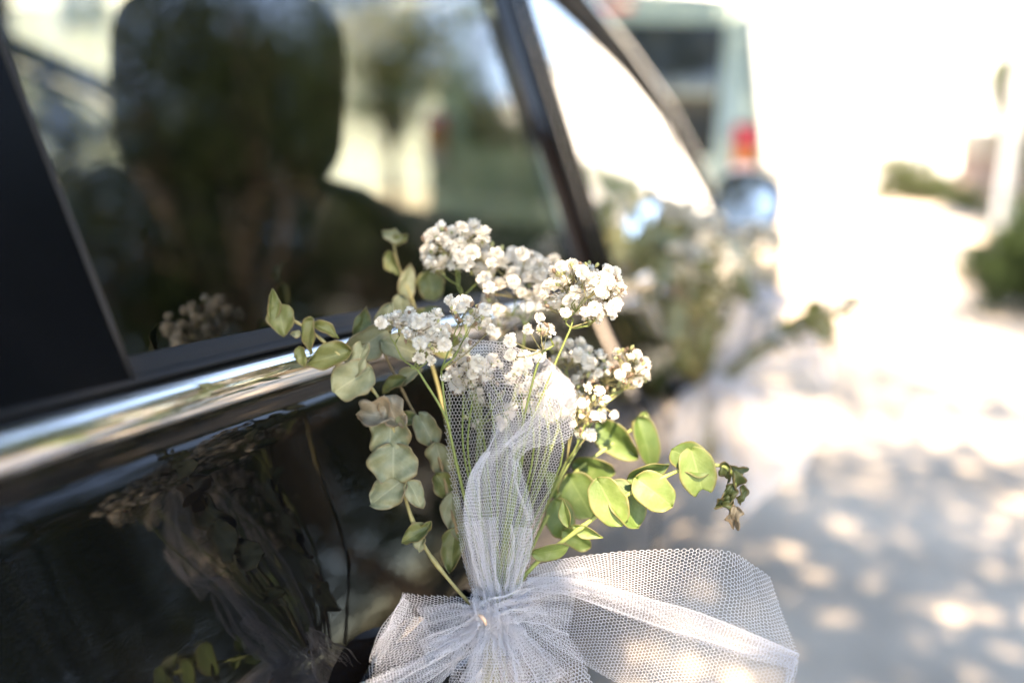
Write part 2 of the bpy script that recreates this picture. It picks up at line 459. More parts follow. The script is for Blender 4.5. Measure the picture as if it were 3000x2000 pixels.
GT = 'street trees shading the parked cars'
for (x, y, th, h, rd, cl, pr_, lf, sd_, lab) in [
        (3.1, 2.6, 3.5, 7.6, 3.2, 125, 120, .105, 11, 'broad leafy tree on the pavement side opposite the black car'),
        (5.0, 8.6, 2.8, 6.6, 2.6, 105, 120, .105, 12, 'leafy tree at upper right whose lowest leaves hang into view'),
        (2.2, -2.2, 3.1, 7.2, 2.65, 230, 110, .105, 21, 'broad leafy tree nearest to the viewer, over the bouquet'),
        (5.0, 13.0, 2.4, 7.0, 2.8, 150, 110, .12, 14, 'dense street tree beyond the green bush at the right edge'),
        (8.4, 18.4, 1.8, 9.6, 3.6, 340, 62, .15, 15, 'tallest dark street tree near the white pole'),
        (7.4, 24.0, 1.6, 10.6, 3.1, 380, 64, .16, 19, 'tall street tree behind the white pole'),
        (7.7, 32.0, 1.2, 9.2, 2.7, 280, 60, .18, 20, 'round street tree past the end of the hedge'),
        (7.6, 41.0, .9, 7.2, 2.6, 260, 60, .18, 22, 'farthest street tree, close to the white building')]:
    tree(x, y, lab, th, h, rd, cl, pr_, leaf=lf, seed=sd_, group=GT)
for (x, y, th, h, rd, cl, pr_, sd_, lab) in [
        (-2.8, 2.9, 3.0, 7.2, 3.5, 560, 70, 61, 'leafy tree on the far side of the black car shading its roof'),
        (-3.9, 6.2, 3.0, 7.0, 2.6, 280, 68, 62, 'leafy tree on the far side of the pale van shading the road')]:
    tree(x, y, lab, th, h, rd, cl, pr_, leaf=.105, seed=sd_, group='trees along the far side of the cars')
for (x, y, h, rd, sd_, lab) in [
        (8.6, 3.0, 5.4, 2.5, 16, 'second row tree opposite the rear door of the black car'),
        (9.4, 10.2, 7.2, 3.2, 17, 'second row tree opposite the front of the black car')]:
    tree(x, y, lab, 1.2, h, rd, 320, 85, .32, .125, seed=sd_, group='second row of trees behind the hedge')
hg = thing('hedge', (6.2, 6., 0), 'long dark hedge behind the street trees along the kerb', 'hedge')
rr_ = np.random.default_rng(77)
hb = MB()
for yy in np.arange(1, 20, .8):
    hb.tube(spline([[6.2, yy, -.03], [6.2 + rr_.normal() * .05, yy + .1, .9], [6.2 + rr_.normal() * .2, yy + rr_.normal() * .2, 1.9]], 5), [.03, .025, .02, .012, .006], 5)
hb.build('stem', MT['bark'], hg)
hc = np.stack([rr_.uniform(5.7, 6.7, 900), rr_.uniform(.6, 20.4, 900), rr_.uniform(.1, 2.5, 900)], 1)
leaf_cloud('foliage', hc, 34, .17, .10, MT['hedge'], hg, seed=78)

# shrubs, right side and far
for i, (x, y, h, rd, lab) in enumerate([
        (1.84, 9.15, .8, .52, 'blurred green bush at right edge beside the paving'),
        (2.7, 11.6, .7, .6, 'small green bush just behind the one at right edge'),
        (3.0, 7.4, .6, .5, 'low bush out of frame beside the kerb')]):
    if i < 2: shrub(x, y, lab, h, rd, 120, 50, .06, seed=30 + i, group='bushes beside the paving')
p = Pz(2640, 600); shrub(p[0], p[1], 'far rounded green shrub in front of white building', 1.6, 1.1, 80, 40, .16, 'crown_far', 41, 'far shrubs by the white building')
p = Pz(2730, 605); shrub(p[0], p[1], 'far low shrub beside the pinkish brown wall', 1.1, .9, 70, 40, .16, 'crown_far', 42, 'far shrubs by the white building')
p = Pz(2820, 625); shrub(p[0], p[1], 'pale green shrub at the foot of the white pole', .75, .6, 60, 40, .1, 'crown_far', 43, 'far shrubs by the white building')

# left of the car, seen through its windows
shrub(-6.4, 7.3, 'dark upright shrub on the far side of the road seen through the car', 1.6, .55, 90, 45, .07, 'hedge', 46)
tree(-5.6, 12.6, 'slim bright green tree seen through the windscreen of the black car', 1.0, 5.0, 1.0, 110, 50, .2, .12, 'crown_far', 51, None, .09)
tree(-4.6, 17.5, 'green garden tree beyond the pale van', 1.2, 5.5, 1.5, 120, 50, .25, .14, 'crown_far', 52, None, .1)


# ------------------------------------------------------------------ buildings
def building(name, label, c, rotz, wdt, dep, h, wallm, wins, roofm=None, door=None, cat='building', shut=False):
    t = thing(name, (c[0], c[1], 0), label, cat)
    Rz = np.array([[math.cos(rotz), -math.sin(rotz), 0], [math.sin(rotz), math.cos(rotz), 0], [0, 0, 1]])
    W = lambda v: np.asarray(v) @ Rz.T + np.array([c[0], c[1], 0])
    b = MB(); b.box((-wdt / 2, 0, -.05), (wdt / 2, dep, h)); v = W(np.concatenate(b.v)); add('wall', v, b.f, MT[wallm], t, False)
    b = MB(); b.box((-wdt / 2 - .25, -.25, h), (wdt / 2 + .25, dep + .25, h + .22)); add('roof', W(np.concatenate(b.v)), b.f, MT[roofm or wallm], t, False)
    b = MB(); b.box((-wdt / 2 - .04, -.04, 0), (wdt / 2 + .04, 0.001, .5)); add('plinth', W(np.concatenate(b.v)), b.f, MT['grey_panel'], t, False)
    for (x, z, ww, hh) in wins:
        b = MB()
        for lo, hi in (((x - .08, -.06, z - .08), (x, .02, z + hh + .08)), ((x + ww, -.06, z - .08), (x + ww + .08, .02, z + hh + .08)),
                       ((x, -.06, z - .08), (x + ww, .02, z)), ((x, -.06, z + hh), (x + ww, .02, z + hh + .08)), ((x + ww / 2 - .03, -.05, z), (x + ww / 2 + .03, .02, z + hh))):
            b.box(lo, hi)
        f = add('window', W(np.concatenate(b.v)), b.f, MT['white_metal'], t, False)
        b = MB(); b.box((x + .002, -.02, z + .002), (x + ww - .002, -.005, z + hh - .002)); add('pane', W(np.concatenate(b.v)), b.f, MT['window_dark' if not shut else 'grey_panel'], f, False)
    if door:
        x, ww, hh = door
        b = MB(); b.box((x, -.05, 0.0), (x + ww, -.003, hh)); d = add('door', W(np.concatenate(b.v)), b.f, MT['grey_panel'], t, False)
        b = MB(); b.tube([[x + ww - .12, -.09, 1.0], [x + ww - .12, -.09, 1.2]], .02); add('handle', W(np.concatenate(b.v)), b.f, MT['alloy'], d)
    return t


building('white_building', 'big sunlit white building with pale shutters closing the far end of the street', (3., 52.), R(-8), 44, 12, 13, 'plaster',
         [(x, z, 1.4, 2.0) for x in (-14, -10, -6, -2, 2, 6, 10, 14) for z in (3.4, 7.2)], 'plaster', (-.5, 1.4, 2.4), shut=True)
building('white_house', 'white rendered house across the street seen through the car windows', (-14.5, 22.), R(20), 24, 8, 6.5, 'plaster',
         [(x, z, 1.1, 1.4) for x in (-9, -4, 7) for z in (3.6,)], 'roof_tile', (8.6, 1.0, 2.1))
building('brown_house', 'terracotta house with tiled roof behind the roadside trees', (15.5, 6.), R(-90), 20, 8, 5.2, 'terracotta',
         [(x, z, 1.1, 1.3) for x in (-7, -3, 1, 5) for z in (1.2, 3.4)], 'roof_tile', (-1.2, 1.0, 2.1), cat='house')

# pinkish brown wall with pale coping, far right
p = Pz(2790, 598); q = Pz(2900, 604)
t = thing('garden_wall', (p[0], p[1], 0), 'pinkish brown garden wall with a pale top behind the white pole', 'wall')
b = MB(); b.box((p[0], p[1], 0), (p[0] + 3.2, p[1] + .5, 1.9)); shade_flat(b.build('wall', MT['brown_wall'], t))
b = MB(); b.box((p[0] - .1, p[1] - .1, 1.9), (p[0] + 3.3, p[1] + .6, 2.9), bev=.05); shade_flat(b.build('coping', MT['cream'], t))

# white pole
p = P(2935, 640, 15.3); pt = P(2968, 95, 15.5)
t = thing('pole', (p[0], p[1], 0), 'tall blurred white pole standing at the right of the road', 'pole')
b = MB(); b.lathe([(.16, -.02), (.16, .05), (.13, .06), (.115, .3), (.105, 3.1)], (p[0], p[1], 0), sides=20); b.build('shaft', MT['white_metal'], t)
b = MB(); b.lathe([(.105, 3.1), (.15, 3.12), (.15, 3.2), (.06, 3.28), (.001, 3.3)], (p[0], p[1], 0), sides=20); b.build('cap', MT['white_metal'], t)


# ------------------------------------------------------------------ vehicles in the background
def wheel(parent, c, r=.32, wdt=.2, steer=0.):
    ax = np.array([math.cos(steer), math.sin(steer), 0])
    b = MB(); b.lathe([(r * .62, -wdt / 2), (r * .93, -wdt / 2), (r, -wdt * .32), (r, wdt * .32), (r * .93, wdt / 2), (r * .62, wdt / 2), (r * .60, 0), (r * .62, -wdt / 2)], c, ax, 36)
    w_ = thing_part('wheel', parent, c)
    b.build('tyre', MT['tyre'], w_)
    b = MB(); b.lathe([(.02, wdt * .36), (r * .2, wdt * .34), (r * .2, wdt * .25), (r * .56, wdt * .22), (r * .62, wdt * .44), (r * .62, -wdt * .4), (r * .5, -wdt * .4)], c, ax, 36)
    for k in range(5):
        a = 2 * math.pi * k / 5
        e1 = np.cross(ax, [0, 0, 1.]); e2 = np.array([0, 0, 1.])
        d = e1 * math.cos(a) + e2 * math.sin(a)
        b.tube([np.array(c) + ax * wdt * .36 + d * r * .15, np.array(c) + ax * wdt * .38 + d * r * .58], .028, 6)
    b.build('rim', MT['alloy'], w_)
    return w_


def thing_part(name, parent, c):
    o = bpy.data.objects.new(name, None); o.empty_display_size = .05; COL.objects.link(o)
    o.location = np.asarray(c) - root_off(parent); o.parent = parent
    return o


def ring(hw, z0, z1, top_in, y, xc, n=6, rc=.12):
    """rounded body cross-section: half width hw at belt, narrower by top_in at the roof"""
    zb_ = z0 + (z1 - z0) * .5
    pts = [(-hw * .9, z0), (-hw, z0 + rc), (-hw, zb_), (-hw + top_in * .85, z1 - rc), (-hw + top_in + rc * .7, z1 - .02), (-hw * .4, z1),
           (hw * .4, z1), (hw - top_in - rc * .7, z1 - .02), (hw - top_in * .85, z1 - rc), (hw, zb_), (hw, z0 + rc), (hw * .9, z0)]
    return [[xc + a, y, z] for a, z in pts]


VX, VY = -1.005, 5.03
van = thing('van', (VX, VY, 0), 'pale green van parked ahead with red and amber tail light', 'van')
b = MB()
secs = [(.84, .32, 1.88, .17, 0.0), (.875, .27, 1.93, .15, .06), (.88, .25, 1.96, .14, .5), (.88, .25, 1.96, .14, 2.4), (.88, .26, 1.82, .16, 2.9), (.86, .28, 1.15, .06, 3.7), (.84, .30, 1.0, .05, 4.1), (.75, .36, .85, .05, 4.25)]
G = [ring(hw, z0, z1, ti, VY + y, VX) for hw, z0, z1, ti, y in secs]
b.grid(G, closed=True); k0 = b.n
b.f.append(list(range(11, -1, -1))); b.m.append(0); b.f.append([84 + i for i in range(12)]); b.m.append(0)
b.build('body', MT['van_paint'], van)
b = MB(); b.box((VX - .64, VY - .03, 1.14), (VX + .66, VY - .004, 1.77), bev=.02); b.build('rear_window', pmat('van_rear_glass', (.02, .025, .025), .04), van)
b = MB(); b.box((VX - .50, VY - .045, 1.16), (VX + .02, VY - .034, 1.18), bev=.004); b.build('wiper', MT['plastic'], van)
for s in (-1, 1):
    tl = None
    x0, x1 = sorted((VX + s * .745, VX + s * .868))
    b = MB(); b.box((x0 - .004, VY - .028, 1.02), (x1 + .004, VY + .08, 1.31), bev=.02); tl = b.build('tail_light', MT['plastic'], van)
    for nm, z0, z1, mm in (('red_lens', 1.19, 1.30, 'red_lens'), ('amber_lens', 1.115, 1.187, 'amber_lens'), ('clear_lens', 1.03, 1.112, 'clear_lens')):
        b = MB(); b.box((x0 + .004, VY - .045, z0), (x1 - .002, VY + .06, z1), bev=.015); b.build(nm, MT[mm], tl)
b = MB(); b.box((VX - .86, VY - .09, .36), (VX + .86, VY + .03, .62), bev=.06); b.build('bumper', MT['plastic'], van)
b = MB(); b.box((VX - .2, VY - .02, 1.83), (VX + .2, VY + .04, 1.86), bev=.01); b.build('brake_light', MT['red_lens'], van)
for sx in (-1, 1):
    for yy in (.8, 3.3): wheel(van, (VX + sx * .80, VY + yy, .31), .31)
    b = MB(); b.grid([[[VX + sx * (.884 - .13 * k), VY + y, 1.12 + .48 * k] for y in (.5, 1.4)] for k in (0, 1)]); b.build('side_window', MT['window_dark'], van)
    b = MB(); b.grid([[[VX + sx * (.884 - .13 * k), VY + y, 1.12 + .48 * k] for y in (1.5, 2.5)] for k in (0, 1)]); b.build('side_window', MT['window_dark'], van)
    b = MB(); b.tube([[VX + sx * .66, VY + .3, 1.95], [VX + sx * .66, VY + .35, 2.0], [VX + sx * .66, VY + 2.2, 2.0], [VX + sx * .66, VY + 2.25, 1.95]], .018); b.build('roof_rail', MT['plastic'], van)

# far white car, side on
p = Pz(2400, 592)
cx, cyy = p[0] - .9, p[1] + .9
wc = thing('car', (cx, cyy, 0), 'far white car crossing the sunlit end of the street', 'car')
prof = [(-2.05, .35), (-2.1, .62), (-2.0, .86), (-1.55, .93), (-1.0, 1.36), (-.2, 1.44), (.55, 1.36), (1.2, .96), (1.9, .82), (2.1, .6), (2.05, .35)]
G = []
for dy, k in ((-.86, .0), (-.80, .04), (0, .06), (.80, .04), (.86, .0)):
    G.append([[cx + x * (1 - .02 * (abs(dy) > .82)), cyy + dy * (1 - .22 * max(0, (z - .93) / .5)), z + k * .3] for x, z in prof])
b = MB(); b.grid(G)
b.f.append(list(range(10, -1, -1))); b.m.append(0); b.f.append([44 + i for i in range(11)]); b.m.append(0)
shade_flat(b.build('body', MT['white_paint'], wc))
b = MB(); G = [[[cx + x, cyy - .875 + .19 * (z - .93) / .5, z] for x, z in ((-1.25, .99), (-.85, 1.30), (-.25, 1.35))], [[cx + x, cyy - .875 + .19 * (z - .93) / .5, z] for x, z in ((-.3, .99), (-.28, 1.15), (-.22, 1.34))]]
b.grid(G); b.build('side_window', MT['window_dark'], wc)
b = MB(); G = [[[cx + x, cyy - .875 + .19 * (z - .93) / .5, z] for x, z in ((-.2, .99), (-.17, 1.15), (-.14, 1.34))], [[cx + x, cyy - .875 + .19 * (z - .93) / .5, z] for x, z in ((1.0, .99), (.72, 1.16), (.45, 1.32))]]
b.grid(G); b.build('side_window', MT['window_dark'], wc)
for xx in (-1.35, 1.3):
    for s in (-1, 1):
        c = (cx + xx, cyy + s * .80, .31); b = MB()
        b.lathe([(.001, -.1), (.31, -.1), (.31, .1), (.001, .1)], c, (0, 1, 0), 24); b.build('wheel', MT['tyre'], wc)

# ------------------------------------------------------------------ the black car
XM = -1.8                                    # the far side mirrors the near side about x = -0.9
def zb(Y): return np.interp(Y, [-1.8, .25, .40, .51, .925, 1.9, 3.7], [1.03, 1.0115, 1.006, 1.001, .9725, .92, .80])
def x0(Y): return -.16 * max(0, (Y - 2.55) / 1.2) ** 2 - .10 * max(0, (-.4 - Y) / 1.3) ** 2
def zt(Y): return np.interp(Y, [-1.7, -.9, 0, .6, 1.1, 1.589, 1.885, 2.275, 2.62, 2.80], [1.08, 1.36, 1.445, 1.45, 1.42, 1.365, 1.322, 1.238, 1.095, .98])
def xg(Y, z): return x0(Y) - .0075 - .36 * (z - zb(Y))
PZ = [0, .003, .006, .009, .014, .022, .035, .055, .08, .11, .15, .2, .26, .34, .44, .56, .70]
PX = [-.004, -.003, .000, .004, .0075, .0118, .0185, .0305, .0455, .0625, .0785, .088, .092, .091, .084, .072, .04]
def side(Y, dz): return x0(Y) + np.interp(dz, PZ, PX)
WH = [(-.05, .32), (2.84, .32)]
def zlow(Y):
    z = .24
    for wy, wz in WH:
        if abs(Y - wy) < .385: z = max(z, wz + math.sqrt(.385 ** 2 - (Y - wy) ** 2))
    return z


car = thing('car', (-.9, 1.0, 0), 'glossy black wedding car with chrome belt strip filling the left half', 'car')
def mir(v): v = np.array(v, float); v[..., 0] = XM - v[..., 0]; return v


def body_panel(name, Y0, Y1, n=40, m='paint', far=False):
    Ys = np.unique(np.concatenate([np.linspace(Y0, Y1, n)] + [wy + .385 * np.cos(np.linspace(0, math.pi, 25)) for wy, _ in WH]))
    Ys = Ys[(Ys >= Y0) & (Ys <= Y1)]
    G = []
    for Y in Ys:
        zc = zb(Y) - .011; H = zc - zlow(Y)
        ds = np.concatenate([np.array(PZ[:11]), np.linspace(.15, 1, 12)[1:] * H]) if H > .2 else np.linspace(0, H, 22)
        ds = np.sort(np.minimum(ds, H))
        G.append([[side(Y, d), Y, zc - d] for d in ds])
    G = np.array(G)
    a = G[:1].copy(); a[..., 0] -= .03; z_ = G[-1:].copy(); z_[..., 0] -= .03     # returns into the shut lines
    G = np.concatenate([a, G, z_])
    bot = G[:, -1:].copy(); bot[..., 0] -= .06
    G = np.concatenate([G, bot], axis=1)
    if far: G = mir(G)[:, ::-1]
    b = MB(); b.grid(G); return b.build(name, MT[m], car)


RD0, RD1, FD0, FD1 = -.02, 1.128, 1.135, 2.30
for far in (False, True):
    body_panel('rear_wing', -1.7, RD0 - .006, far=far)
    rdoor = body_panel('rear_door', RD0, RD1, 50, far=far)
    fdoor = body_panel('front_door', FD0, FD1, 50, far=far)
    body_panel('front_wing', FD1 + .006, 3.62, far=far)
    if not far: RDOOR, FDOOR = rdoor, fdoor
b = MB(); b.box((-1.68, -1.6, .3), (-.06, -.5, .9)); b.box((-1.5, .45, .2), (-.10, 2.4, .28)); b.build('underbody', MT['plastic'], car, False)


def strip(name, Ya, Yb, sec, m, n=60, far=False, parent=car, closed=False):
    """extrude a small section [(dx, dz)] along the belt"""
    G = np.array([[[x0(Y) + dx, Y, zb(Y) + dz] for dx, dz in sec] for Y in np.linspace(Ya, Yb, n)])
    if far: G = mir(G)[:, ::-1]
    b = MB(); b.grid(G, closed=closed); return b.build(name, m, parent)


half = [(.0005 + .0085 * math.cos(a) ** .8 if math.cos(a) > 1e-6 else -.003, .0092 * math.sin(a)) for a in np.linspace(-math.pi / 2, math.pi / 2, 19)]
half = [(-.005, -.0092)] + half + [(-.006, .0092)]
for far in (False, True):
    strip('chrome_strip', -1.5, RD1 - .001, half, MT['chrome'], 90, far)
    strip('chrome_strip', FD0 + .001, 2.66, half, MT['chrome'], 70, far)
    seal = [(-.0065, .0092), (-.0030, .0106), (-.0045, .0122), (-.0085, .0132), (-.0105, .0142), (-.0120, .020), (-.0145, .020), (-.0145, .004)]
    strip('window_seal', -.1, 1.126, seal, MT['rubber'], 60, far)
    strip('window_seal', 1.138, 2.64, seal, MT['rubber'], 60, far)
    strip('belt_backing', -1.6, 2.8, [(-.010, -.016), (-.008, -.0085), (-.0085, .0088), (-.030, .012), (-.030, -.03)], MT['rubber'], 60, far)


def glass_panel(name, Ya, Yb, m, off=0., n=30, lo=.010, hi=-.03, far=False, parent=car, bulge=0., rows=14, top=None):
    """panel lying in the plane of the side windows; Ya/Yb may be functions of the height fraction"""
    fa = Ya if callable(Ya) else (lambda k: Ya); fb = Yb if callable(Yb) else (lambda k: Yb)
    G = []
    for i in range(n):
        row = []
        for k in np.linspace(0, 1, rows):
            Y = fa(k) + (fb(k) - fa(k)) * i / (n - 1)
            z_lo = zb(Y) + lo; z_hi = (zt(Y) + hi) if top is None else top(Y)
            z = z_lo + (z_hi - z_lo) * k
            s = math.sin(math.pi * i / (n - 1)) if bulge else 0
            row.append([xg(Y, z) + off + bulge * s, Y, z])
        G.append(row)
    G = np.array(G)
    if far: G = mir(G)[:, ::-1]
    b = MB(); b.grid(G); return b.build(name, m, parent)


CP = lambda k: .330 - .045 * k                     # rear edge of the rear door glass
BP = lambda k: 1.100 - .075 * k                    # its front edge
for far in (False, True):
    gm = MT['glass'] if not far else MT['glass_clear']
    glass_panel('quarter_pillar', lambda k: 2.36 - .30 * k, lambda k: 2.41 - .30 * k, MT['satin_black'], .004, 6, far=far, hi=-.02)
    glass_panel('rear_door_window', CP, BP, gm, .0, far=far)
    glass_panel('front_door_window', lambda k: 1.262 - .14 * k, 2.70, MT['glass_front'], .0, far=far, hi=-.045)
    glass_panel('rear_pillar_panel', lambda k: -.15 - .3 * k, lambda k: CP(k) - .002, MT['satin_black'], .006, far=far, hi=0)
    glass_panel('quarter_window', -1.1, lambda k: -.155 - .3 * k, MT['window_dark'], .002, far=far, hi=-.02)
    glass_panel('window_seal', lambda k: BP(k) + .0, lambda k: BP(k) + .022, MT['rubber'], .003, 5, far=far, bulge=.003)
    glass_panel('door_frame', lambda k: BP(k) + .022, lambda k: BP(k) + .078, MT['paint'], .004, 14, far=far, bulge=.018)
    glass_panel('pillar_gap', lambda k: BP(k) + .078, lambda k: BP(k) + .088, MT['rubber'], -.012, 3, far=far)
    glass_panel('door_frame', lambda k: BP(k) + .088, lambda k: BP(k) + .145, MT['paint'], .004, 14, far=far, bulge=.018)
    glass_panel('window_seal', lambda k: BP(k) + .145, lambda k: BP(k) + .164, MT['rubber'], .003, 5, far=far, bulge=.003)
    # thin bright edge of the rear pillar panel
    pts = []
    for k in np.linspace(0, 1, 20):
        Y = CP(k); z = zb(Y) + .012 + (zt(Y) - zb(Y) - .012) * k; pts.append([xg(Y, z) + .0055, Y, z])
    pts = np.array(pts); pts = mir(pts) if far else pts
    b = MB(); b.tube(pts, .0016, 8); b.build('pillar_edge_trim', MT['rubber'], car)
    # front pillar and roof rail
    pts = np.array([[xg(Y, zt(Y)) - .015, Y, zt(Y) - .006] for Y in np.concatenate([np.linspace(-1.6, 1.5, 30), np.linspace(1.55, 2.8, 40)])])
    pts = mir(pts) if far else pts
    b = MB(); b.tube(pts, .028, 14); b.build('roof_rail', MT['paint'], car)
    b = MB()
    ps = np.array([[xg(Y, zt(Y) - .045) + .004, Y, zt(Y) - .043] for Y in np.linspace(1.15, 2.74, 40)]); ps = mir(ps) if far else ps
    b.tube(ps, .011, 8); b.build('window_seal', MT['rubber'], car)
# roof, headliner, windscreen, rear screen, bonnet, boot
Ys = np.linspace(-.75, 1.56, 24)
def roofrow(Y, dz=0., inn=.03):
    xr = xg(Y, zt(Y)) - inn; xl = XM - xr
    return [[xl + (xr - xl) * s, Y, zt(Y) + dz + .05 * math.sin(math.pi * s)] for s in np.linspace(0, 1, 17)]
b = MB(); b.grid([roofrow(Y) for Y in Ys]); b.build('roof', MT['paint'], car)
b = MB(); b.grid([roofrow(Y, -.035, .0) for Y in Ys]); b.build('headliner', MT['headliner'], car)
def wsrow(Y):
    xr = xg(Y, zt(Y)) - .03; xl = XM - xr
    return [[xl + (xr - xl) * s, Y + .18 * math.sin(math.pi * s), zt(Y) + .03 * math.sin(math.pi * s) - .03] for s in np.linspace(0, 1, 17)]
b = MB(); b.grid([wsrow(Y) for Y in np.linspace(1.57, 2.80, 16)]); b.build('windscreen', MT['glass_clear'], car)
b = MB(); b.grid([[[x, Y, z] for x in np.linspace(XM + .26, -.26, 9)] for Y, z in ((-.76, 1.41), (-1.2, 1.25), (-1.62, 1.04))]); b.build('rear_screen', MT['glass'], car)
b = MB(); b.grid([[[XM - x0(Y) + .01 + (-.02 + 2 * x0(Y) - XM) * s, Y, zb(Y) - .012 + .07 * math.sin(math.pi * s) ** .7 - max(0, Y - 3.3) ** 2 * 1.2] for s in np.linspace(0, 1, 21)] for Y in np.linspace(2.72, 3.68, 16)]); b.build('bonnet', MT['paint'], car)
b = MB(); b.grid([[[x, Y, z] for x in np.linspace(XM + .08, -.08, 9)] for Y, z in ((-1.6, 1.03), (-1.95, .98), (-2.0, .6), (-1.95, .35))]); b.build('boot', MT['paint'], car)
b = MB(); b.grid([[[x, Y - .25 * abs((x + .9) / .9) ** 3, z] for x in np.linspace(XM + .09, -.09, 13)] for Y, z in ((3.68, .78), (3.86, .66), (3.9, .45), (3.84, .25))]); b.build('front_bumper', MT['paint'], car)
for s in (0, 1):
    c = -.30 if s == 0 else -1.5
    b = MB(); b.lathe([(.001, .04), (.07, .03), (.09, 0), (.085, -.06)], (c, 3.80, .66), (0, 1, 0), 20); b.build('headlight', MT['mirror'], car)
for xx in (-.045, XM + .045):
    for wy, wz in WH:
        wheel(car, (xx - (.07 if xx > -.9 else -.07), wy, wz), .32, .21, R(-3) if wy > 1 and xx > -.9 else 0)

# interior
b = MB(); b.box((-1.66, 0.1, .26), (-.14, 2.5, .32)); b.build('cabin_floor', MT['fabric'], car, False)
def door_card(far):
    G = np.array([[[xx, Y, z] for xx, z in ((-.045, zb(Y) + .004), (-.07, zb(Y) - .03), (-.085, zb(Y) - .2), (-.11, zb(Y) - .26), (-.09, .35))] for Y in np.linspace(-.3, 2.7, 30)])
    if far: G = mir(G)[:, ::-1]
    b = MB(); b.grid(G); b.build('door_card', MT['fabric'], car)
door_card(False); door_card(True)


def cushion(lo, hi, rr):
    """rounded block as a dense superellipsoid"""
    lo = np.array(lo); hi = np.array(hi); c = (lo + hi) / 2; h = (hi - lo) / 2
    G = []
    for a in np.linspace(-math.pi / 2, math.pi / 2, 15):
        row = []
        for q in np.linspace(0, 2 * math.pi, 28, endpoint=False):
            f = lambda t, e: math.copysign(abs(t) ** e, t)
            row.append(c + h * np.array([f(math.cos(a), rr) * f(math.cos(q), rr), f(math.cos(a), rr) * f(math.sin(q), rr), f(math.sin(a), rr)]))
        G.append(row)
    b = MB(); b.grid(G, closed=True); return b


def front_seat(xc, hw):
    s = thing_part('front_seat', car, (xc, 1.2, .35))
    cushion((xc - .25, 1.05, .36), (xc + .25, 1.6, .60), .5).build('seat_cushion', MT['fabric'], s)
    m = cushion((xc - .25, 1.02, .52), (xc + .25, 1.18, 1.085), .5); m.v = [v + np.array([[0, -.10, 0]]) * ((v[:, 2:3] - .52) / .56) for v in m.v]
    m.build('backrest', MT['fabric'], s)
    m = cushion((xc - hw, .94, 1.06), (xc + hw, 1.06, 1.285), .5); m.build('headrest', MT['fabric'], s)


front_seat(-.41, .135); front_seat(-1.39, .135)
cushion((-1.6, -.30, .35), (-.2, .25, .6), .35).build('rear_seat', MT['fabric'], car)
cushion((-1.6, -.48, .5), (-.2, -.28, 1.05), .35).build('rear_backrest', MT['fabric'], car)
b = MB(); b.grid([[[x, Y, z + .03 * math.sin((x + 1.7) * 3.9)] for x in np.linspace(-1.7, -.08, 15)] for Y, z in ((2.05, .55), (1.98, .74), (2.0, .86), (2.08, .915), (2.3, .935), (2.8, .93))]); b.build('dashboard', MT['fabric'], car)
sw = MB(); a = np.linspace(0, 2 * math.pi, 33)
sw.tube([[-1.33 + .19 * math.cos(q), 1.86 + .07 * math.sin(q), .86 + .175 * math.sin(q)] for q in a], .016, 8); sw.tube([[-1.5, 1.87, .87], [-1.33, 1.93, .86], [-1.16, 1.87, .87]], .022, 6); sw.build('steering_wheel', MT['plastic'], car)
cushion((-1.02, 1.72, 1.23), (-.78, 1.745, 1.30), .5).build('interior_mirror', MT['plastic'], car)
b = MB(); b.box((-.12, .9, .5), (-.085, 1.12, .96)); b.build('pillar_trim', MT['tan'], car, False)

# wing mirror
mc = P(2190, 598, 2.27)
mr = thing_part('wing_mirror', car, mc)
hd = cushion(mc + [-.085, .01, -.080], mc + [.078, .14, .076], .7); hd.build('mirror_housing', MT['paint'], mr)
b = MB(); b.grid([[mc + [.066 * math.cos(q) * s, -.012, .060 * math.sin(q) * s] for q in np.linspace(0, 2 * math.pi, 30, endpoint=False)] for s in (1, .66, .33, .01)], closed=True)
G = b.v[0] - mc
Rm = np.array(Matrix.Rotation(R(-9), 3, 'Z') @ Matrix.Rotation(R(-9), 3, 'X'))
b.v = [G @ Rm.T + mc]; b.build('mirror_glass', MT['mirror'], mr)
b = MB(); b.tube(spline([mc + [-.05, .06, -.05], mc + [-.11, .09, -.085], mc + [-.17, .12, -.08]], 8), .02, 8); b.build('mirror_arm', MT['paint'], mr)


# door handles
def handle(Y0, Y1, door, nm='door_handle'):
    zz = zb((Y0 + Y1) / 2) - .150; n = 22
    base = side(1., zb((Y0 + Y1) / 2) - .011 - zz)
    k = np.linspace(0, 1, n)
    pts = np.array([[base + .034 * math.sin(math.pi * q) ** .55 - .004, Y0 + (Y1 - Y0) * q, zz - .012 * (q - .5)] for q in k])
    b = MB(); G = []
    for p in pts:
        G.append([p + [.007 * math.cos(a), 0, .0125 * math.sin(a)] for a in np.linspace(0, 2 * math.pi, 12, endpoint=False)])
    b.grid(G, closed=True); h = b.build(nm, MT['paint'], door)
    b = MB(); b.grid([[[base + .0015 - .012 * (1 - s ** 2), Y0 + .05 + .06 * 0 + .052 * s * math.cos(a), zz + .034 * s * math.sin(a)] for a in np.linspace(0, 2 * math.pi, 28, endpoint=False)] for s in (1.0, .8, .6, .4, .2, .01)], closed=True)
    b.build('handle_recess', MT['paint'], door)
    G = np.array([[p + [.0075, 0, .006], p + [.0088, 0, .0], p + [.0075, 0, -.006]] for p in pts[3:-3]])
    b = MB(); b.grid(G); b.build('handle_chrome', MT['chrome'], h)


handle(.365, .53, RDOOR); handle(1.36, 1.56, FDOOR)

# ------------------------------------------------------------------ bouquet tied to the rear door handle
KN = P(1440, 1800, .495)                              # where everything is tied
T_RT, T_UP, T_FW = RT, UP, FW


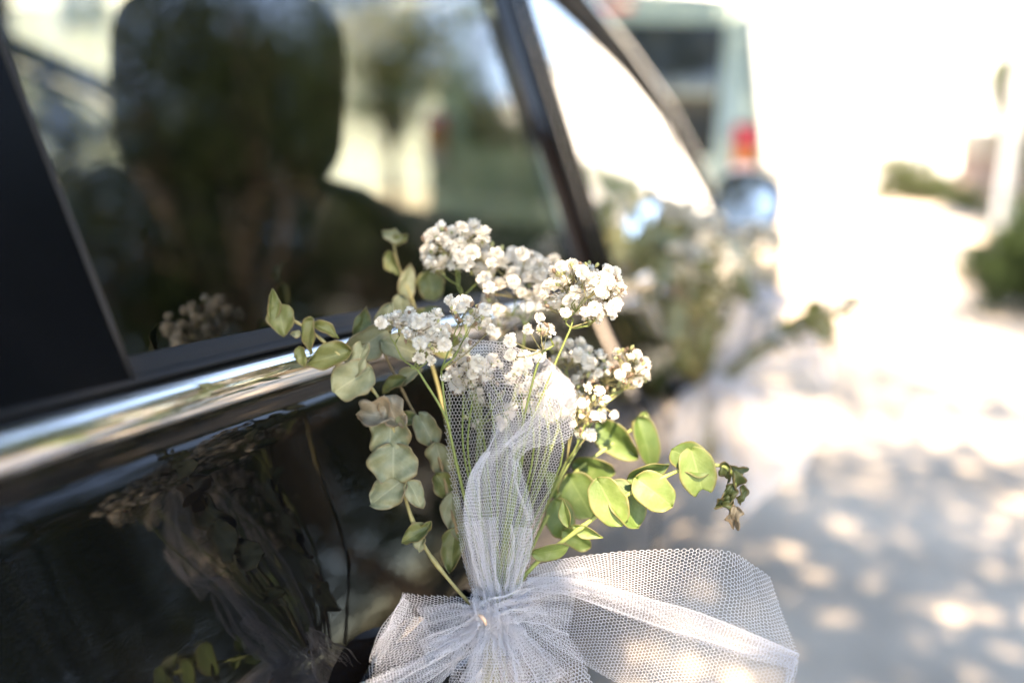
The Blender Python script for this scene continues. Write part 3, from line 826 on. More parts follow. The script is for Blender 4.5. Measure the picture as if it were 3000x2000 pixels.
def leaf(name, cx, cy, ang, ln, wd, t, kind, col, parent, tl=0., tw=0., fold=.25, curl=.25, wave=.06, seed=0):
    """one eucalyptus leaf, real size from its size in the photograph at its own distance"""
    r = np.random.default_rng(seed + int(cx) * 7 + int(cy))
    k = t / FPX
    L, W = ln * k, wd * k * .5
    nu, nv = 11, 13
    vs = np.linspace(0, 1, nv); us = np.linspace(-1, 1, nu)
    if kind == 'round': h = np.sqrt(np.clip(1 - (2 * vs - 1) ** 2, 0, 1)) ** .85 * (1 - .10 * (vs - .4))
    elif kind == 'heart': h = np.sin(math.pi * np.clip(vs * .86 + .07, 0, 1)) ** .55; h[0] *= .35
    elif kind == 'lance': h = np.sin(math.pi * vs ** .8) ** 1.1 * (1 - .25 * vs)
    else: h = np.sin(math.pi * vs ** .72) ** .72
    h = h / h.max()
    V = np.zeros((nv, nu, 3))
    ph = r.uniform(0, 6.28, 5)
    for i, v in enumerate(vs):
        for j, u in enumerate(us):
            edge = 1 + (r.normal() * .018 - (.10 if r.uniform() < wave * .35 else 0)) * (abs(u) > .95) + wave * (math.sin(9 * v + ph[0] + u) + .6 * math.sin(17 * v + ph[1] - 2 * u)) * abs(u)
            x = u * h[i] * W * edge
            y = v * L
            if kind == 'heart': y += L * .16 * abs(u) ** 1.5 * v + L * .10 * abs(u) * (1 - v) * -1
            if kind == 'round': y -= L * .07 * abs(u) ** 2 * (1 - v) * 1.2
            z = fold * W * abs(u) ** 1.35 * (.5 + .5 * h[i]) + wave * 2.3 * W * (math.sin(5 * v + 3 * u + ph[2]) + .7 * math.sin(11 * v - 5 * u + ph[3])) * abs(u)
            V[i, j] = x, y, z
    # curl along the midrib
    if abs(curl) > 1e-3:
        th = curl * 2.4 * V[..., 1] / L; rad = L / (curl * 2.4)
        y2 = (rad + V[..., 2]) * np.sin(th); z2 = -(rad - (rad + V[..., 2]) * np.cos(th))
        V[..., 1], V[..., 2] = y2, z2
    a = R(ang)
    ax = T_RT * math.cos(a) + T_UP * math.sin(a)
    nr = -T_FW
    sd_ = np.cross(ax, nr)
    Rl = np.array(Matrix.Rotation(tl, 3, Vector(ax))); nr, sd_ = Rl @ nr, Rl @ sd_
    Rw = np.array(Matrix.Rotation(tw, 3, Vector(sd_))); ax, nr = Rw @ ax, Rw @ nr
    ce = V.reshape(-1, 3).mean(0)
    Wd = P(cx, cy, t) + (V - ce) @ np.stack([sd_, ax, nr])
    G = Wd.reshape(-1, 3)
    f = [[i * nu + j, i * nu + j + 1, (i + 1) * nu + j + 1, (i + 1) * nu + j] for i in range(nv - 1) for j in range(nu - 1)]
    uv = np.stack([np.tile(us, nv), np.repeat(vs, nu)], 1)
    o = add(name, G, f, EU[col], parent, uv=uv)
    sm = o.modifiers.new('subdivision', 'SUBSURF'); sm.levels = sm.render_levels = 1
    so_ = o.modifiers.new('thickness', 'SOLIDIFY'); so_.thickness = .00035; so_.offset = 0
    return o


def stem_mesh(name, pts, r0, r1, m, parent, sides=7, nodes=()):
    p = spline(pts, max(8, len(pts) * 6)); n = len(p)
    rad = np.linspace(r0, r1, n)
    for q in nodes: rad = rad * (1 + .45 * np.exp(-((np.linspace(0, 1, n) - q) / .018) ** 2))
    b = MB(); b.tube(p, rad, sides, 0); return b.build(name, m, parent, loc=p[0])


BQ = thing('bouquet', KN, 'sharp bouquet of white baby\'s breath and eucalyptus tied to the rear door handle', 'bouquet', 'bouquets tied to the door handles')

# each branch: stem points (px, py, t), stem radius, leaves (cx, cy, axis angle, length, width, t, kind, colour, roll, pitch, fold, curl, wave)
BR = []
BR.append(dict(m='eu_stem', r=(.00095, .0006), st=[(1385, 1775, .492), (1330, 1715, .487), (1250, 1610, .483), (1200, 1500, .48), (1178, 1400, .478), (1163, 1290, .476), (1130, 1205, .474), (1095, 1145, .472), (1030, 1072, .470), (962, 1012, .468), (905, 965, .466), (815, 915, .464)], lv=[
    (799, 893, 84, 108, 40, .463, 'lance', 2, .5, .1, .7, .35, .09), (824, 937, -80, 98, 82, .462, 'blunt', 2, -.2, .3, .3, .2, .06),
    (908, 985, -104, 108, 52, .465, 'blunt', 2, .5, .3, .6, .5, .1), (958, 968, -24, 84, 40, .467, 'lance', 2, -.5, .4, .7, .5, .1), (884, 1046, -75, 62, 40, .465, 'blunt', 2, .3, .5, .4, .4, .08),
    (866, 978, 176, 30, 24, .466, 'blunt', 0, .2, .3, .4, .3, .06),
    (962, 1046, 196, 138, 78, .468, 'blunt', 2, .25, .25, .5, .25, .08), (1052, 1052, 82, 78, 62, .470, 'heart', 0, -.3, .2, .5, .4, .1),
    (1031, 1114, 212, 126, 116, .468, 'round', 0, .1, .25, .25, .2, .06),
    (1087, 1214, 168, 108, 84, .470, 'blunt', 3, .4, .5, .6, .7, .20), (1148, 1202, -62, 92, 82, .472, 'blunt', 3, -.35, .2, .6, .4, .16),
    (1142, 1284, -92, 120, 122, .474, 'heart', 0, .1, .35, .3, .25, .1), (1152, 1355, -90, 92, 150, .472, 'heart', 0, 0., .2, .15, .12, .06),
    (1134, 1440, 218, 120, 96, .475, 'round', 0, .2, .2, .25, .2, .08), (1216, 1447, -62, 92, 62, .475, 'blunt', 0, -.4, .2, .3, .2, .07),
    (1214, 1566, 208, 92, 56, .479, 'blunt', 2, .5, .3, .5, .3, .09), (1246, 1543, 46, 50, 34, .48, 'blunt', 2, .2, .6, .4, .3, .1), (1230, 1592, -98, 52, 38, .481, 'blunt', 0, .2, .3, .4, .3, .1)]))
BR.append(dict(m='eu_stem_brown', r=(.0009, .0006), st=[(1400, 1770, .505), (1345, 1580, .515), (1312, 1450, .52), (1285, 1340, .522), (1232, 1245, .525), (1190, 1165, .528), (1150, 1085, .53), (1125, 1030, .533), (1100, 960, .535)], lv=[
    (1082, 1000, 30, 160, 96, .532, 'blunt', 0, .3, .2, .5, .3, .08), (1060, 955, 70, 110, 60, .534, 'blunt', 2, .5, .2, .6, .4, .1), (1128, 925, 60, 90, 60, .537, 'blunt', 0, .3, .3, .4, .3, .08),
    (1180, 1020, -20, 130, 80, .53, 'round', 0, -.3, .3, .3, .3, .06),
    (1150, 1128, 205, 96, 44, .527, 'lance', 2, .4, .3, .6, .5, .1), (1200, 1100, 35, 90, 44, .528, 'blunt', 0, -.3, .4, .6, .5, .1),
    (1192, 1228, 172, 80, 44, .524, 'blunt', 2, .3, .3, .4, .4, .1), (1248, 1256, -62, 88, 72, .522, 'heart', 0, -.2, .3, .35, .3, .08),
    (1292, 1350, -75, 116, 78, .522, 'blunt', 0, .2, .2, .3, .3, .08), (1300, 1425, -60, 92, 66, .52, 'blunt', 2, -.3, .2, .4, .3, .1), (1325, 1500, -85, 120, 66, .518, 'blunt', 0, .2, .3, .4, .3, .08), (1325, 1610, -95, 130, 72, .514, 'blunt', 2, .2, .3, .4, .2, .08), (1352, 1560, -60, 90, 50, .516, 'blunt', 0, -.2, .3, .4, .2, .08)]))
BR.append(dict(m='eu_stem', r=(.0009, .0005), st=[(1420, 1770, .515), (1345, 1480, .545), (1300, 1200, .565), (1245, 1000, .577), (1205, 870, .583), (1165, 770, .587), (1150, 690, .59)], lv=[
    (1148, 692, 150, 62, 44, .59, 'blunt', 0, .3, .3, .5, .5, .1), (1172, 700, 20, 48, 34, .59, 'blunt', 2, .3, .3, .5, .5, .1), (1150, 772, -65, 80, 46, .587, 'blunt', 2, .4, .3, .4, .3, .08),
    (1193, 825, 78, 108, 54, .584, 'blunt', 0, .4, .2, .4, .2, .06), (1263, 838, -78, 84, 80, .581, 'round', 2, -.1, .2, .2, .2, .06), (1180, 905, -80, 90, 56, .58, 'blunt', 0, .3, .2, .4, .3, .08), (1250, 930, 20, 96, 66, .577, 'round', 2, -.3, .3, .3, .3, .06),
    (1300, 1010, -20, 90, 80, .57, 'round', 2, -.2, .3, .3, .3, .06)]))
BR.append(dict(m='eu_green', r=(.00115, .0007), st=[(1490, 1750, .497), (1560, 1660, .494), (1640, 1592, .49), (1720, 1532, .487), (1800, 1473, .484), (1870, 1432, .482), (1935, 1402, .48), (2000, 1375, .478), (2070, 1362, .477), (2125, 1368, .476), (2150, 1400, .476), (2150, 1450, .476)], lv=[
    (1832, 1478, -60, 150, 110, .487, 'round', 5, -.5, .3, .3, .2, .03), (1786, 1473, -62, 150, 108, .482, 'round', 1, .15, .2, .2, .15, .02),
    (1900, 1384, 22, 130, 74, .483, 'blunt', 5, .5, .3, .4, .2, .03), (1918, 1442, -38, 130, 106, .479, 'round', 1, -.1, .25, .2, .2, .02),
    (2022, 1345, 140, 128, 100, .481, 'round', 5, .3, -.3, .3, .2, .03), (2042, 1378, -75, 118, 112, .476, 'heart', 1, 0., .15, .15, .12, .02),
    (1720, 1558, -22, 100, 42, .488, 'lance', 1, .3, .2, .4, .2, .03), (1656, 1502, 104, 86, 42, .491, 'lance', 1, -.6, .2, .5, .25, .03), (1614, 1614, 12, 104, 60, .487, 'round', 1, .5, .2, .25, .15, .03),
    (2128, 1385, -100, 60, 40, .477, 'blunt', 4, .6, .3, .7, .7, .16), (2168, 1372, -18, 62, 34, .476, 'lance', 4, .5, .3, .6, .5, .14), (2156, 1408, -70, 62, 40, .475, 'blunt', 4, -.5, .3, .6, .7, .16),
    (2138, 1448, -110, 58, 42, .475, 'blunt', 4, .4, .4, .7, .8, .2), (2172, 1450, -80, 56, 34, .476, 'blunt', 4, -.4, .4, .7, .7, .2), (2126, 1470, 200, 50, 40, .476, 'blunt', 4, .3, .4, .7, .8, .22), (2152, 1512, -96, 62, 46, .476, 'blunt', 3, .3, .4, .7, .8, .22)]))
BR.append(dict(m='eu_green', r=(.001, .0006), st=[(1480, 1770, .51), (1560, 1600, .525), (1640, 1440, .54), (1700, 1370, .545), (1780, 1310, .55), (1845, 1262, .555), (1890, 1235, .56)], lv=[
    (1808, 1292, -42, 160, 96, .55, 'blunt', 5, .3, .3, .5, .3, .03), (1893, 1300, -70, 170, 84, .556, 'blunt', 5, -.4, .2, .5, .3, .03), (1880, 1240, 65, 70, 70, .558, 'blunt', 1, .4, .4, .4, .4, .04),
    (1742, 1372, -10, 118, 82, .546, 'round', 5, .5, .3, .3, .2, .03), (1702, 1455, -60, 140, 118, .54, 'round', 5, .1, .2, .2, .2, .03), (1640, 1520, -80, 110, 90, .535, 'round', 5, -.2, .2, .3, .2, .03), (1625, 1420, 120, 90, 60, .54, 'blunt', 5, .3, .2, .3, .2, .03), (1690, 1580, -30, 90, 60, .532, 'round', 5, .3, .3, .3, .2, .03)]))
MT['eu_green'] = pmat('green_twig', (.26, .30, .08), .55, noise=.15, nscale=150)
EUB = []
for bd in BR:
    br = stem_mesh('eucalyptus_branch', [P(*q) for q in bd['st']], *bd['r'], MT[bd['m']], BQ, nodes=np.linspace(.15, .95, 9))
    EUB.append(br)
    for lv in bd['lv']:
        cx, cy, ang, ln, wd, t, kd, col, tl, tw, fo, cu, wv = lv
        leaf('leaf', cx, cy, ang, ln, wd, t, kd, col, br, tl, tw, fo, cu, wv * (1.2 if bd['m'] != 'eu_green' else 1.3))


# baby's breath: flower, bud and stem meshes
def flower_mesh(seed, half=False):
    r = np.random.default_rng(seed); b = MB()
    for nl, tilt, L, W, z0 in ((8, 52, .92, .46, -.12), (8, 34, .98, .42, -.02), (7, 20, .98, .38, .04), (5, 8, .9, .3, .08)) if half else ((10, 106, .84, .44, -.06), (11, 84, .96, .44, .0), (10, 64, .98, .42, .06), (9, 46, .98, .40, .10), (8, 29, .94, .36, .13), (6, 13, .86, .32, .14)):
        o = r.uniform(0, 6.28)
        for k in range(nl):
            a = o + 6.283 * k / nl + r.normal() * .16; ti = R(tilt + r.normal() * 11)
            d = np.array([math.cos(a), math.sin(a), 0]); s = np.array([-math.sin(a), math.cos(a), 0]); up = np.array([0, 0, 1.])
            l, w = L * r.uniform(.82, 1.1), W * r.uniform(.8, 1.2)
            ax = d * math.sin(ti) + up * math.cos(ti); nr = up * math.sin(ti) - d * math.cos(ti)
            G = []
            for v, ww, lift in ((0, .25, 0), (.42, .74, -.05), (.78, 1.0, -.02), (1.0, .78, .10)):
                row = []
                for u in (-1, 0, 1):
                    row.append(np.array([0, 0, z0 - .12]) + ax * l * v * (1 - (.10 if u == 0 and v == 1 else 0)) + s * u * ww * w * .5 + nr * (lift * l + .11 * w * abs(u) + r.normal() * .03) - up * .16 * l * v ** 2 * math.sin(ti))
                G.append(row)
            b.grid(G, 0)
    b.lathe([(.05, -.62), (.16, -.5), (.24, -.28), (.20, -.05)], (0, 0, 0), sides=7, m=1)
    b.lathe([(.06, .40), (.10, .58), (.05, .70), (.001, .72)], (0, 0, 0), sides=6, m=1)
    v = np.concatenate(b.v)
    me = bpy.data.meshes.new('flower'); me.from_pydata(v.tolist(), [], b.f)
    me.materials.append(MT['petal']); me.materials.append(MT['calyx']); me.polygons.foreach_set('material_index', b.m)
    me.polygons.foreach_set('use_smooth', [True] * len(me.polygons)); me.update(); return me


def bud_mesh(nm, m):
    b = MB(); b.lathe([(.1, -1.0), (.34, -.75), (.5, -.3), (.46, .2), (.28, .6), (.06, .85)], (0, 0, 0), sides=8)
    for k in range(4):
        a = k * 1.57; d = np.array([math.cos(a), math.sin(a), 0])
        b.put([d * .2 + [0, 0, -.8], d * .56 + np.array([-d[1], d[0], 0]) * .2 + [0, 0, 0], d * .5 + [0, 0, .75], d * .56 - np.array([-d[1], d[0], 0]) * .2 + [0, 0, 0]], [[0, 1, 2, 3]])
    me = bpy.data.meshes.new(nm); me.from_pydata(np.concatenate(b.v).tolist(), [], b.f); me.materials.append(m)
    me.polygons.foreach_set('use_smooth', [True] * len(me.polygons)); me.update(); return me


FM = [flower_mesh(100 + i) for i in range(8)] + [flower_mesh(130 + i, True) for i in range(3)]
BM = [bud_mesh('bud', MT['bud']), bud_mesh('bud', MT['bud_green'])]
fr_ = np.random.default_rng(5)


def orient(d):
    return Vector(d).to_track_quat('Z', 'Y').to_euler()


# sprays: node where the spray forks (px, py, t), list of clusters (cx, cy, rx, ry, n flowers, t, buds, size px)
def spray(route, clusters, expl=(), seed=0, mm='gy_stem'):
    """route: main stem from the knot to the fork; clusters hang from it"""
    r = np.random.default_rng(seed)
    main = [P(*q) for q in route]
    sp_o = stem_mesh('flower_spray', main, .00075, .00055, MT[mm], BQ)
    fork = np.array(main[-1]); b = MB()
    for (cx, cy, rx, ry, n, t, nb, sz) in clusters:
        placed = []
        tries = 0
        items = []
        n = int(round(n * 1.3))
        while len(placed) < n and tries < 4000:
            tries += 1
            a = r.uniform(0, 6.283); q = math.sqrt(r.uniform(0, 1))
            x, y = cx + rx * q * math.cos(a), cy + ry * q * math.sin(a); dt = r.normal() * .010
            if all((x - u) ** 2 + (y - v) ** 2 + ((dt - w_) * 4500) ** 2 > (sz * .70) ** 2 for u, v, w_ in placed):
                placed.append((x, y, dt)); items.append((x, y, t + dt, 'f', sz * r.choice([r.uniform(.76, .9), r.uniform(.95, 1.08), r.uniform(1.02, 1.2)])))
        for k in range(int(nb * 1.7 + 1)):
            a = r.uniform(0, 6.283)
            items.append((cx + rx * 1.02 * math.cos(a) * r.uniform(.5, 1.05), cy + ry * 1.05 * math.sin(a) * r.uniform(.5, 1.05), t + r.normal() * .008, 'b', r.uniform(13, 22)))
        # sub forks inside the cluster
        base = P(cx, cy + ry * .55 + 22, t)
        hub = fork + (base - fork) * .62 + r.normal(size=3) * .002
        b.tube(spline([fork, (fork + hub) / 2 + r.normal(size=3) * .0015, hub], 6), np.linspace(.0005, .00038, 6), 5)
        nk = max(2, n // 4)
        subs = []
        for k in range(nk):
            it = items[int(k * len(items) / nk)]
            sp_ = hub + (P(it[0], it[1], it[2]) - hub) * .55 + r.normal(size=3) * .0012
            subs.append(sp_)
            b.tube(spline([hub, (hub + sp_) / 2 + r.normal(size=3) * .001, sp_], 5), np.linspace(.00038, .00028, 5), 4)
        for (x, y, tt, kd, sz2) in items:
            p = P(x, y, tt)
            sb = min(subs, key=lambda s: np.linalg.norm(s - p))
            out = p - hub; out /= np.linalg.norm(out)
            d = out * .9 + UP * .35 - FW * .45 + r.normal(size=3) * .45; d /= np.linalg.norm(d)
            rad = sz2 * .5 * tt / FPX
            foot = p - d * rad * (.6 if kd == 'f' else .95)
            b.tube(spline([sb, (sb + foot) / 2 + r.normal(size=3) * .0006, foot - d * rad * .3, foot], 6), [.00026, .00024, .00022, .0002, .0002, .0003], 4, 1)
            put_flower(p, d, rad, kd, sp_o, r)
    for (x, y, tt, sz2, dx, dy) in expl:
        p = P(x, y, tt); d = RT * dx - UP * dy - FW * .9; d /= np.linalg.norm(d); rad = sz2 * .5 * tt / FPX
        foot = p - d * rad * .6
        b.tube(spline([fork, (fork + foot) / 2 - UP * .001 + r.normal(size=3) * .001, foot], 8), np.linspace(.0004, .00024, 8), 4, 1)
        put_flower(p, d, rad, 'f', sp_o, r)
    b.build('pedicels', [MT['gy_stem'], MT['gy_stem_fine']], sp_o)
    return sp_o


def put_flower(p, d, rad, kd, parent, r):
    me = FM[r.integers(len(FM))] if kd == 'f' else BM[0 if r.uniform() < .6 else 1]
    o = bpy.data.objects.new('flower' if kd == 'f' else 'bud', me); COL.objects.link(o)
    o.parent = parent; o.location = p - root_off(parent)
    q = Vector(d).to_track_quat('Z', 'Y').to_matrix() @ Matrix.Rotation(r.uniform(0, 6.28), 3, 'Z')
    o.rotation_euler = q.to_euler()
    s = rad / .92; o.scale = (s, s, s * r.uniform(.8, 1.)) if kd == 'f' else (s, s, s)


# top cluster, set back by the glass
spray([(1435, 1760, .505), (1415, 1400, .54), (1380, 1100, .55), (1355, 870, .553)], [(1340, 712, 100, 62, 20, .552, 4, 47), (1300, 740, 66, 58, 10, .548, 2, 44), (1415, 755, 62, 62, 11, .556, 3, 45)], seed=21)
spray([(1445, 1760, .51), (1470, 1350, .55), (1520, 1100, .565), (1540, 960, .568)], [(1530, 780, 80, 45, 13, .566, 3, 45), (1590, 800, 70, 48, 10, .575, 2, 44), (1500, 850, 90, 44, 13, .558, 4, 44)], seed=22)
spray([(1450, 1760, .498), (1530, 1330, .503), (1600, 1130, .503), (1672, 960, .502)], [(1700, 815, 84, 50, 19, .501, 9, 46), (1770, 850, 60, 74, 15, .503, 5, 46), (1650, 870, 62, 50, 11, .510, 4, 44), (1740, 920, 50, 26, 4, .500, 2, 40)], [(1806, 890, .5, 36, .6, .2), (1792, 925, .5, 34, .6, .3)], seed=23)
spray([(1430, 1760, .497), (1330, 1320, .490), (1302, 1215, .487), (1240, 1110, .485), (1222, 1080, .485)], [(1230, 955, 84, 52, 15, .484, 4, 46), (1138, 957, 50, 22, 5, .484, 1, 44), (1280, 985, 44, 40, 7, .483, 3, 45), (1240, 1040, 30, 26, 3, .487, 2, 40)], seed=24)
spray([(1432, 1760, .496), (1320, 1280, .489), (1292, 1085, .487)], [(1350, 900, 46, 40, 5, .486, 5, 47), (1400, 920, 34, 34, 5, .487, 4, 46), (1330, 1000, 50, 34, 4, .49, 3, 40)], [(1440, 965, .487, 36, .4, -.2), (1305, 1105, .487, 40, -.3, .0)], seed=25)
spray([(1455, 1760, .495), (1500, 1400, .489), (1560, 1120, .486), (1590, 1030, .485)], [(1600, 965, 24, 18, 2, .487, 3, 40)], [(1545, 962, .482, 48, -.1, .0), (1582, 930, .483, 46, .1, -.3), (1608, 970, .482, 50, .2, .1), (1494, 997, .483, 46, -.2, .1), (1495, 1040, .486, 40, -.1, .1), (1540, 1045, .486, 44, 0, .1), (1580, 1042, .486, 44, .1, .1)], seed=26)
# behind and below, partly veiled by the tulle
spray([(1440, 1760, .505), (1400, 1400, .515), (1400, 1250, .518)], [(1375, 1075, 55, 40, 6, .515, 3, 47), (1470, 1090, 55, 48, 6, .517, 3, 46), (1360, 1120, 60, 46, 7, .525, 2, 46), (1560, 1120, 60, 60, 8, .52, 4, 45), (1440, 1200, 90, 60, 7, .53, 4, 42)], seed=27)
spray([(1465, 1760, .51), (1570, 1450, .535), (1640, 1240, .545)], [(1660, 1030, 70, 34, 11, .545, 3, 44), (1720, 1075, 60, 50, 11, .548, 4, 44), (1600, 1180, 60, 60, 8, .545, 4, 42), (1460, 930, 70, 50, 9, .57, 3, 44)], seed=28)
spray([(1470, 1760, .505), (1600, 1480, .52), (1700, 1300, .53), (1760, 1190, .535)], [(1840, 1070, 52, 54, 8, .535, 16, 33), (1880, 1090, 24, 34, 3, .533, 3, 34), (1790, 1110, 50, 40, 6, .538, 9, 34)], [(1890, 1075, .533, 36, .5, 0), (1868, 1117, .533, 38, .4, .2), (1800, 1215, .532, 30, .4, .3)], seed=29)
spray([(1470, 1760, .503), (1590, 1500, .518), (1660, 1350, .525)], [(1740, 1190, 48, 40, 6, .525, 8, 36), (1720, 1140, 40, 40, 5, .53, 6, 38), (1700, 1230, 40, 44, 4, .53, 6, 34)], [(1730, 1275, .524, 42, .2, .2), (1722, 1135, .52, 42, .2, -.1), (1708, 1180, .522, 38, 0, 0)], seed=30)
# bare green flower stems running down to the knot
bb = MB()
for k in range(16):
    x0_ = 1330 + 21 * k + fr_.normal() * 9; t0 = .5 + .03 * fr_.uniform()
    pt = [P(1440 + (x0_ - 1440) * .12 + 18, 1770, .500), P(1440 + (x0_ - 1440) * .45 + 12, 1560, t0 - .004), P(x0_ + 4, 1330, t0), P(x0_ + fr_.normal() * 25, 1150, t0 + .01)]
    bb.tube(spline(pt, 14), np.linspace(.00075, .00045, 14), 5)
bb.build('cut_stems', MT['gy_stem'], BQ)
b = MB()
for k in range(12):
    a = fr_.uniform(0, 6.28); e = KN + RT * .006 * math.cos(a) - UP * (.055 + .02 * fr_.uniform()) + RT * fr_.normal() * .008
    b.tube([KN + RT * .004 * math.cos(a) + FW * .004, (KN + e) / 2 + FW * .008, e + FW * .01], [.0012, .0012, .0013], 6)
b.build('stem_ends', MT['eu_stem'], BQ)


# ------------------------------------------------------------------ tulle: real hexagonal net laid over folded sheets
def net(name, rows, m, parent, width=None, length=None, cell=.0018, thick=.00017, wrinkle=.0012, wf=(3, 5), seed=0, fine=0, frayed=0.):
    """rows: control points [row][col] of (px, py, t); the net is cut from a rectangle width x length of cloth"""
    r = np.random.default_rng(seed)
    Q = np.array([[P(*q) for q in row] for row in rows])
    nr, nc = Q.shape[:2]
    dl = np.linalg.norm(np.diff(Q, axis=0), axis=2).mean(1); dw = np.linalg.norm(np.diff(Q, axis=1), axis=2).sum(1)
    Ln = dl.sum() * 1.02 if length is None else length
    Wd = dw.max() * 1.03 if width is None else width
    cum = np.concatenate([[0], np.cumsum(dl)]) / dl.sum()
    # hexagon lattice
    a = cell / math.sqrt(3)                            # side
    ni = int(Wd / cell) + 1; nj = int(Ln / (1.5 * a)) + 1
    I, J = np.meshgrid(np.arange(ni), np.arange(nj), indexing='ij')
    cx = (I + .5 * (J % 2)) * cell; cyy_ = J * 1.5 * a
    # two vertices per cell: top and upper right
    v0 = np.stack([cx, cyy_ + a], -1); v1 = np.stack([cx + cell / 2, cyy_ + a / 2], -1)
    S = np.concatenate([v0.reshape(-1, 2), v1.reshape(-1, 2)])
    n0 = ni * nj
    idx = lambda i, j: i * nj + j
    E_ = []
    ii, jj = I.ravel(), J.ravel()
    E_.append(np.stack([idx(ii, jj), n0 + idx(ii, jj)], 1))                      # top -> right
    ok = ii > 0
    E_.append(np.stack([idx(ii[ok], jj[ok]), n0 + idx(ii[ok] - 1, jj[ok])], 1))      # top -> left
    # vertical: upper right of (i,j) hangs from lower right = top of cell in the row below
    i2 = ii + np.where(jj % 2 == 1, 1, 0); ok = (jj > 0) & (i2 < ni)
    E_.append(np.stack([n0 + idx(ii[ok], jj[ok]), idx(i2[ok], jj[ok] - 1)], 1))
    Ed = np.concatenate(E_)
    s = S[:, 0] / Wd; l = S[:, 1] / Ln
    inside = (s >= 0) & (s <= 1) & (l >= 0) & (l <= 1)
    keep = inside[Ed].all(1)
    d = np.abs(S[Ed[:, 0]] - S[Ed[:, 1]]).max(1); keep &= d < cell
    if frayed: keep &= r.uniform(size=len(keep)) > frayed
    Ed = Ed[keep]
    # map onto the sheet (rows placed by their share of the length)
    lr = np.interp(l, cum, np.linspace(0, 1, nr))
    def surf(s_, l_): return np.einsum('pa,pb,abk->pk', cr_w(nr, l_), cr_w(nc, s_), Q)
    p = surf(s, lr); e = 2e-3
    du = surf(np.clip(s + e, 0, 1), lr) - surf(np.clip(s - e, 0, 1), lr); dv = surf(s, np.clip(lr + e, 0, 1)) - surf(s, np.clip(lr - e, 0, 1))
    nn = np.cross(du, dv); nn /= np.linalg.norm(nn, axis=1)[:, None] + 1e-15
    ph = r.uniform(0, 6.28, 6)
    wv = np.sin(wf[0] * 6.28 * s + ph[0] + 1.2 * np.sin(3 * l + ph[1])) + .6 * np.sin(wf[1] * 6.28 * s + ph[2] + 2 * l) + .5 * np.sin(9 * l + 4 * s + ph[3]) + .35 * np.sin(21 * l - 13 * s + ph[4])
    p = p + nn * (wrinkle * wv)[:, None] + r.normal(size=p.shape) * cell * .035
    # strands: three sided prisms
    A, B = p[Ed[:, 0]], p[Ed[:, 1]]
    t = B - A; t /= np.linalg.norm(t, axis=1)[:, None] + 1e-15
    nm = nn[Ed[:, 0]]; sd_ = np.cross(t, nm); sd_ /= np.linalg.norm(sd_, axis=1)[:, None] + 1e-15; up = np.cross(sd_, t)
    h = thick / 2
    offs = [sd_ * h + up * -h * .58, sd_ * -h + up * -h * .58, up * h * 1.15]
    k = len(Ed)
    V = np.concatenate([A + o for o in offs] + [B + o for o in offs])
    b0 = np.arange(k)
    F = np.concatenate([np.stack([b0 + i * k, b0 + j * k, b0 + j * k + 3 * k, b0 + i * k + 3 * k], 1) for i, j in ((0, 1), (1, 2), (2, 0))])
    me = bpy.data.meshes.new(name)
    loc = Q.reshape(-1, 3).mean(0)
    me.vertices.add(len(V)); me.vertices.foreach_set('co', (V - loc).ravel())
    me.loops.add(F.size); me.loops.foreach_set('vertex_index', F.ravel().astype(np.int32))
    me.polygons.add(len(F)); me.polygons.foreach_set('loop_start', np.arange(0, F.size, 4, dtype=np.int32))
    me.update(calc_edges=True); me.materials.append(m)
    o = bpy.data.objects.new(name, me); COL.objects.link(o)
    o.location = loc - root_off(parent); o.parent = parent
    return o


def lerp_rows(rows, dt):
    return [[(x, y, t + dt) for x, y, t in row] for row in rows]


TB = thing('tulle_bow', KN, 'white tulle bow in sharp focus knotted around the nearer bouquet', 'tulle bow', 'tulle bows tied round the bouquets')
tm = MT['tulle']
# upright loop, rear sheet
net('loop', [[(1385, 1745, .500), (1425, 1745, .497), (1470, 1745, .497), (1510, 1745, .498), (1545, 1735, .500)],
             [(1350, 1620, .503), (1405, 1610, .503), (1460, 1610, .503), (1515, 1605, .503), (1566, 1590, .502)],
             [(1330, 1480, .507), (1400, 1470, .510), (1470, 1460, .510), (1545, 1445, .508), (1616, 1440, .503)],
             [(1308, 1330, .508), (1395, 1320, .512), (1480, 1310, .512), (1570, 1300, .510), (1652, 1320, .502)],
             [(1302, 1200, .506), (1390, 1190, .511), (1490, 1190, .512), (1590, 1190, .509), (1684, 1250, .501)],
             [(1308, 1078, .502), (1400, 1080, .506), (1500, 1085, .508), (1600, 1105, .505), (1686, 1165, .499)],
             [(1350, 990, .497), (1420, 995, .498), (1510, 1015, .499), (1600, 1052, .499), (1672, 1112, .497)]], tm, TB, seed=1, wrinkle=.0009)
# upright loop, front sheet coming back over the top, pinched and running down to the knot
net('loop', [[(1350, 990, .497), (1420, 995, .497), (1510, 1015, .497), (1600, 1052, .497), (1683, 1131, .496)],
             [(1415, 1130, .491), (1480, 1120, .490), (1560, 1130, .490), (1630, 1150, .490), (1690, 1210, .493)],
             [(1440, 1235, .487), (1490, 1225, .486), (1550, 1230, .486), (1610, 1250, .487), (1672, 1285, .490)],
             [(1425, 1318, .484), (1450, 1305, .483), (1480, 1305, .483), (1510, 1312, .484), (1545, 1325, .486)],
             [(1372, 1395, .482), (1405, 1382, .481), (1440, 1375, .481), (1480, 1385, .482), (1520, 1412, .484)],
             [(1352, 1530, .482), (1400, 1530, .480), (1450, 1530, .480), (1505, 1530, .481), (1556, 1535, .484)],
             [(1362, 1650, .485), (1400, 1650, .483), (1445, 1650, .482), (1495, 1650, .483), (1545, 1650, .486)],
             [(1392, 1742, .491), (1418, 1745, .488), (1442, 1745, .487), (1475, 1742, .488), (1528, 1735, .491)]], tm, TB, width=.058, seed=2, wrinkle=.0014, wf=(2, 4))
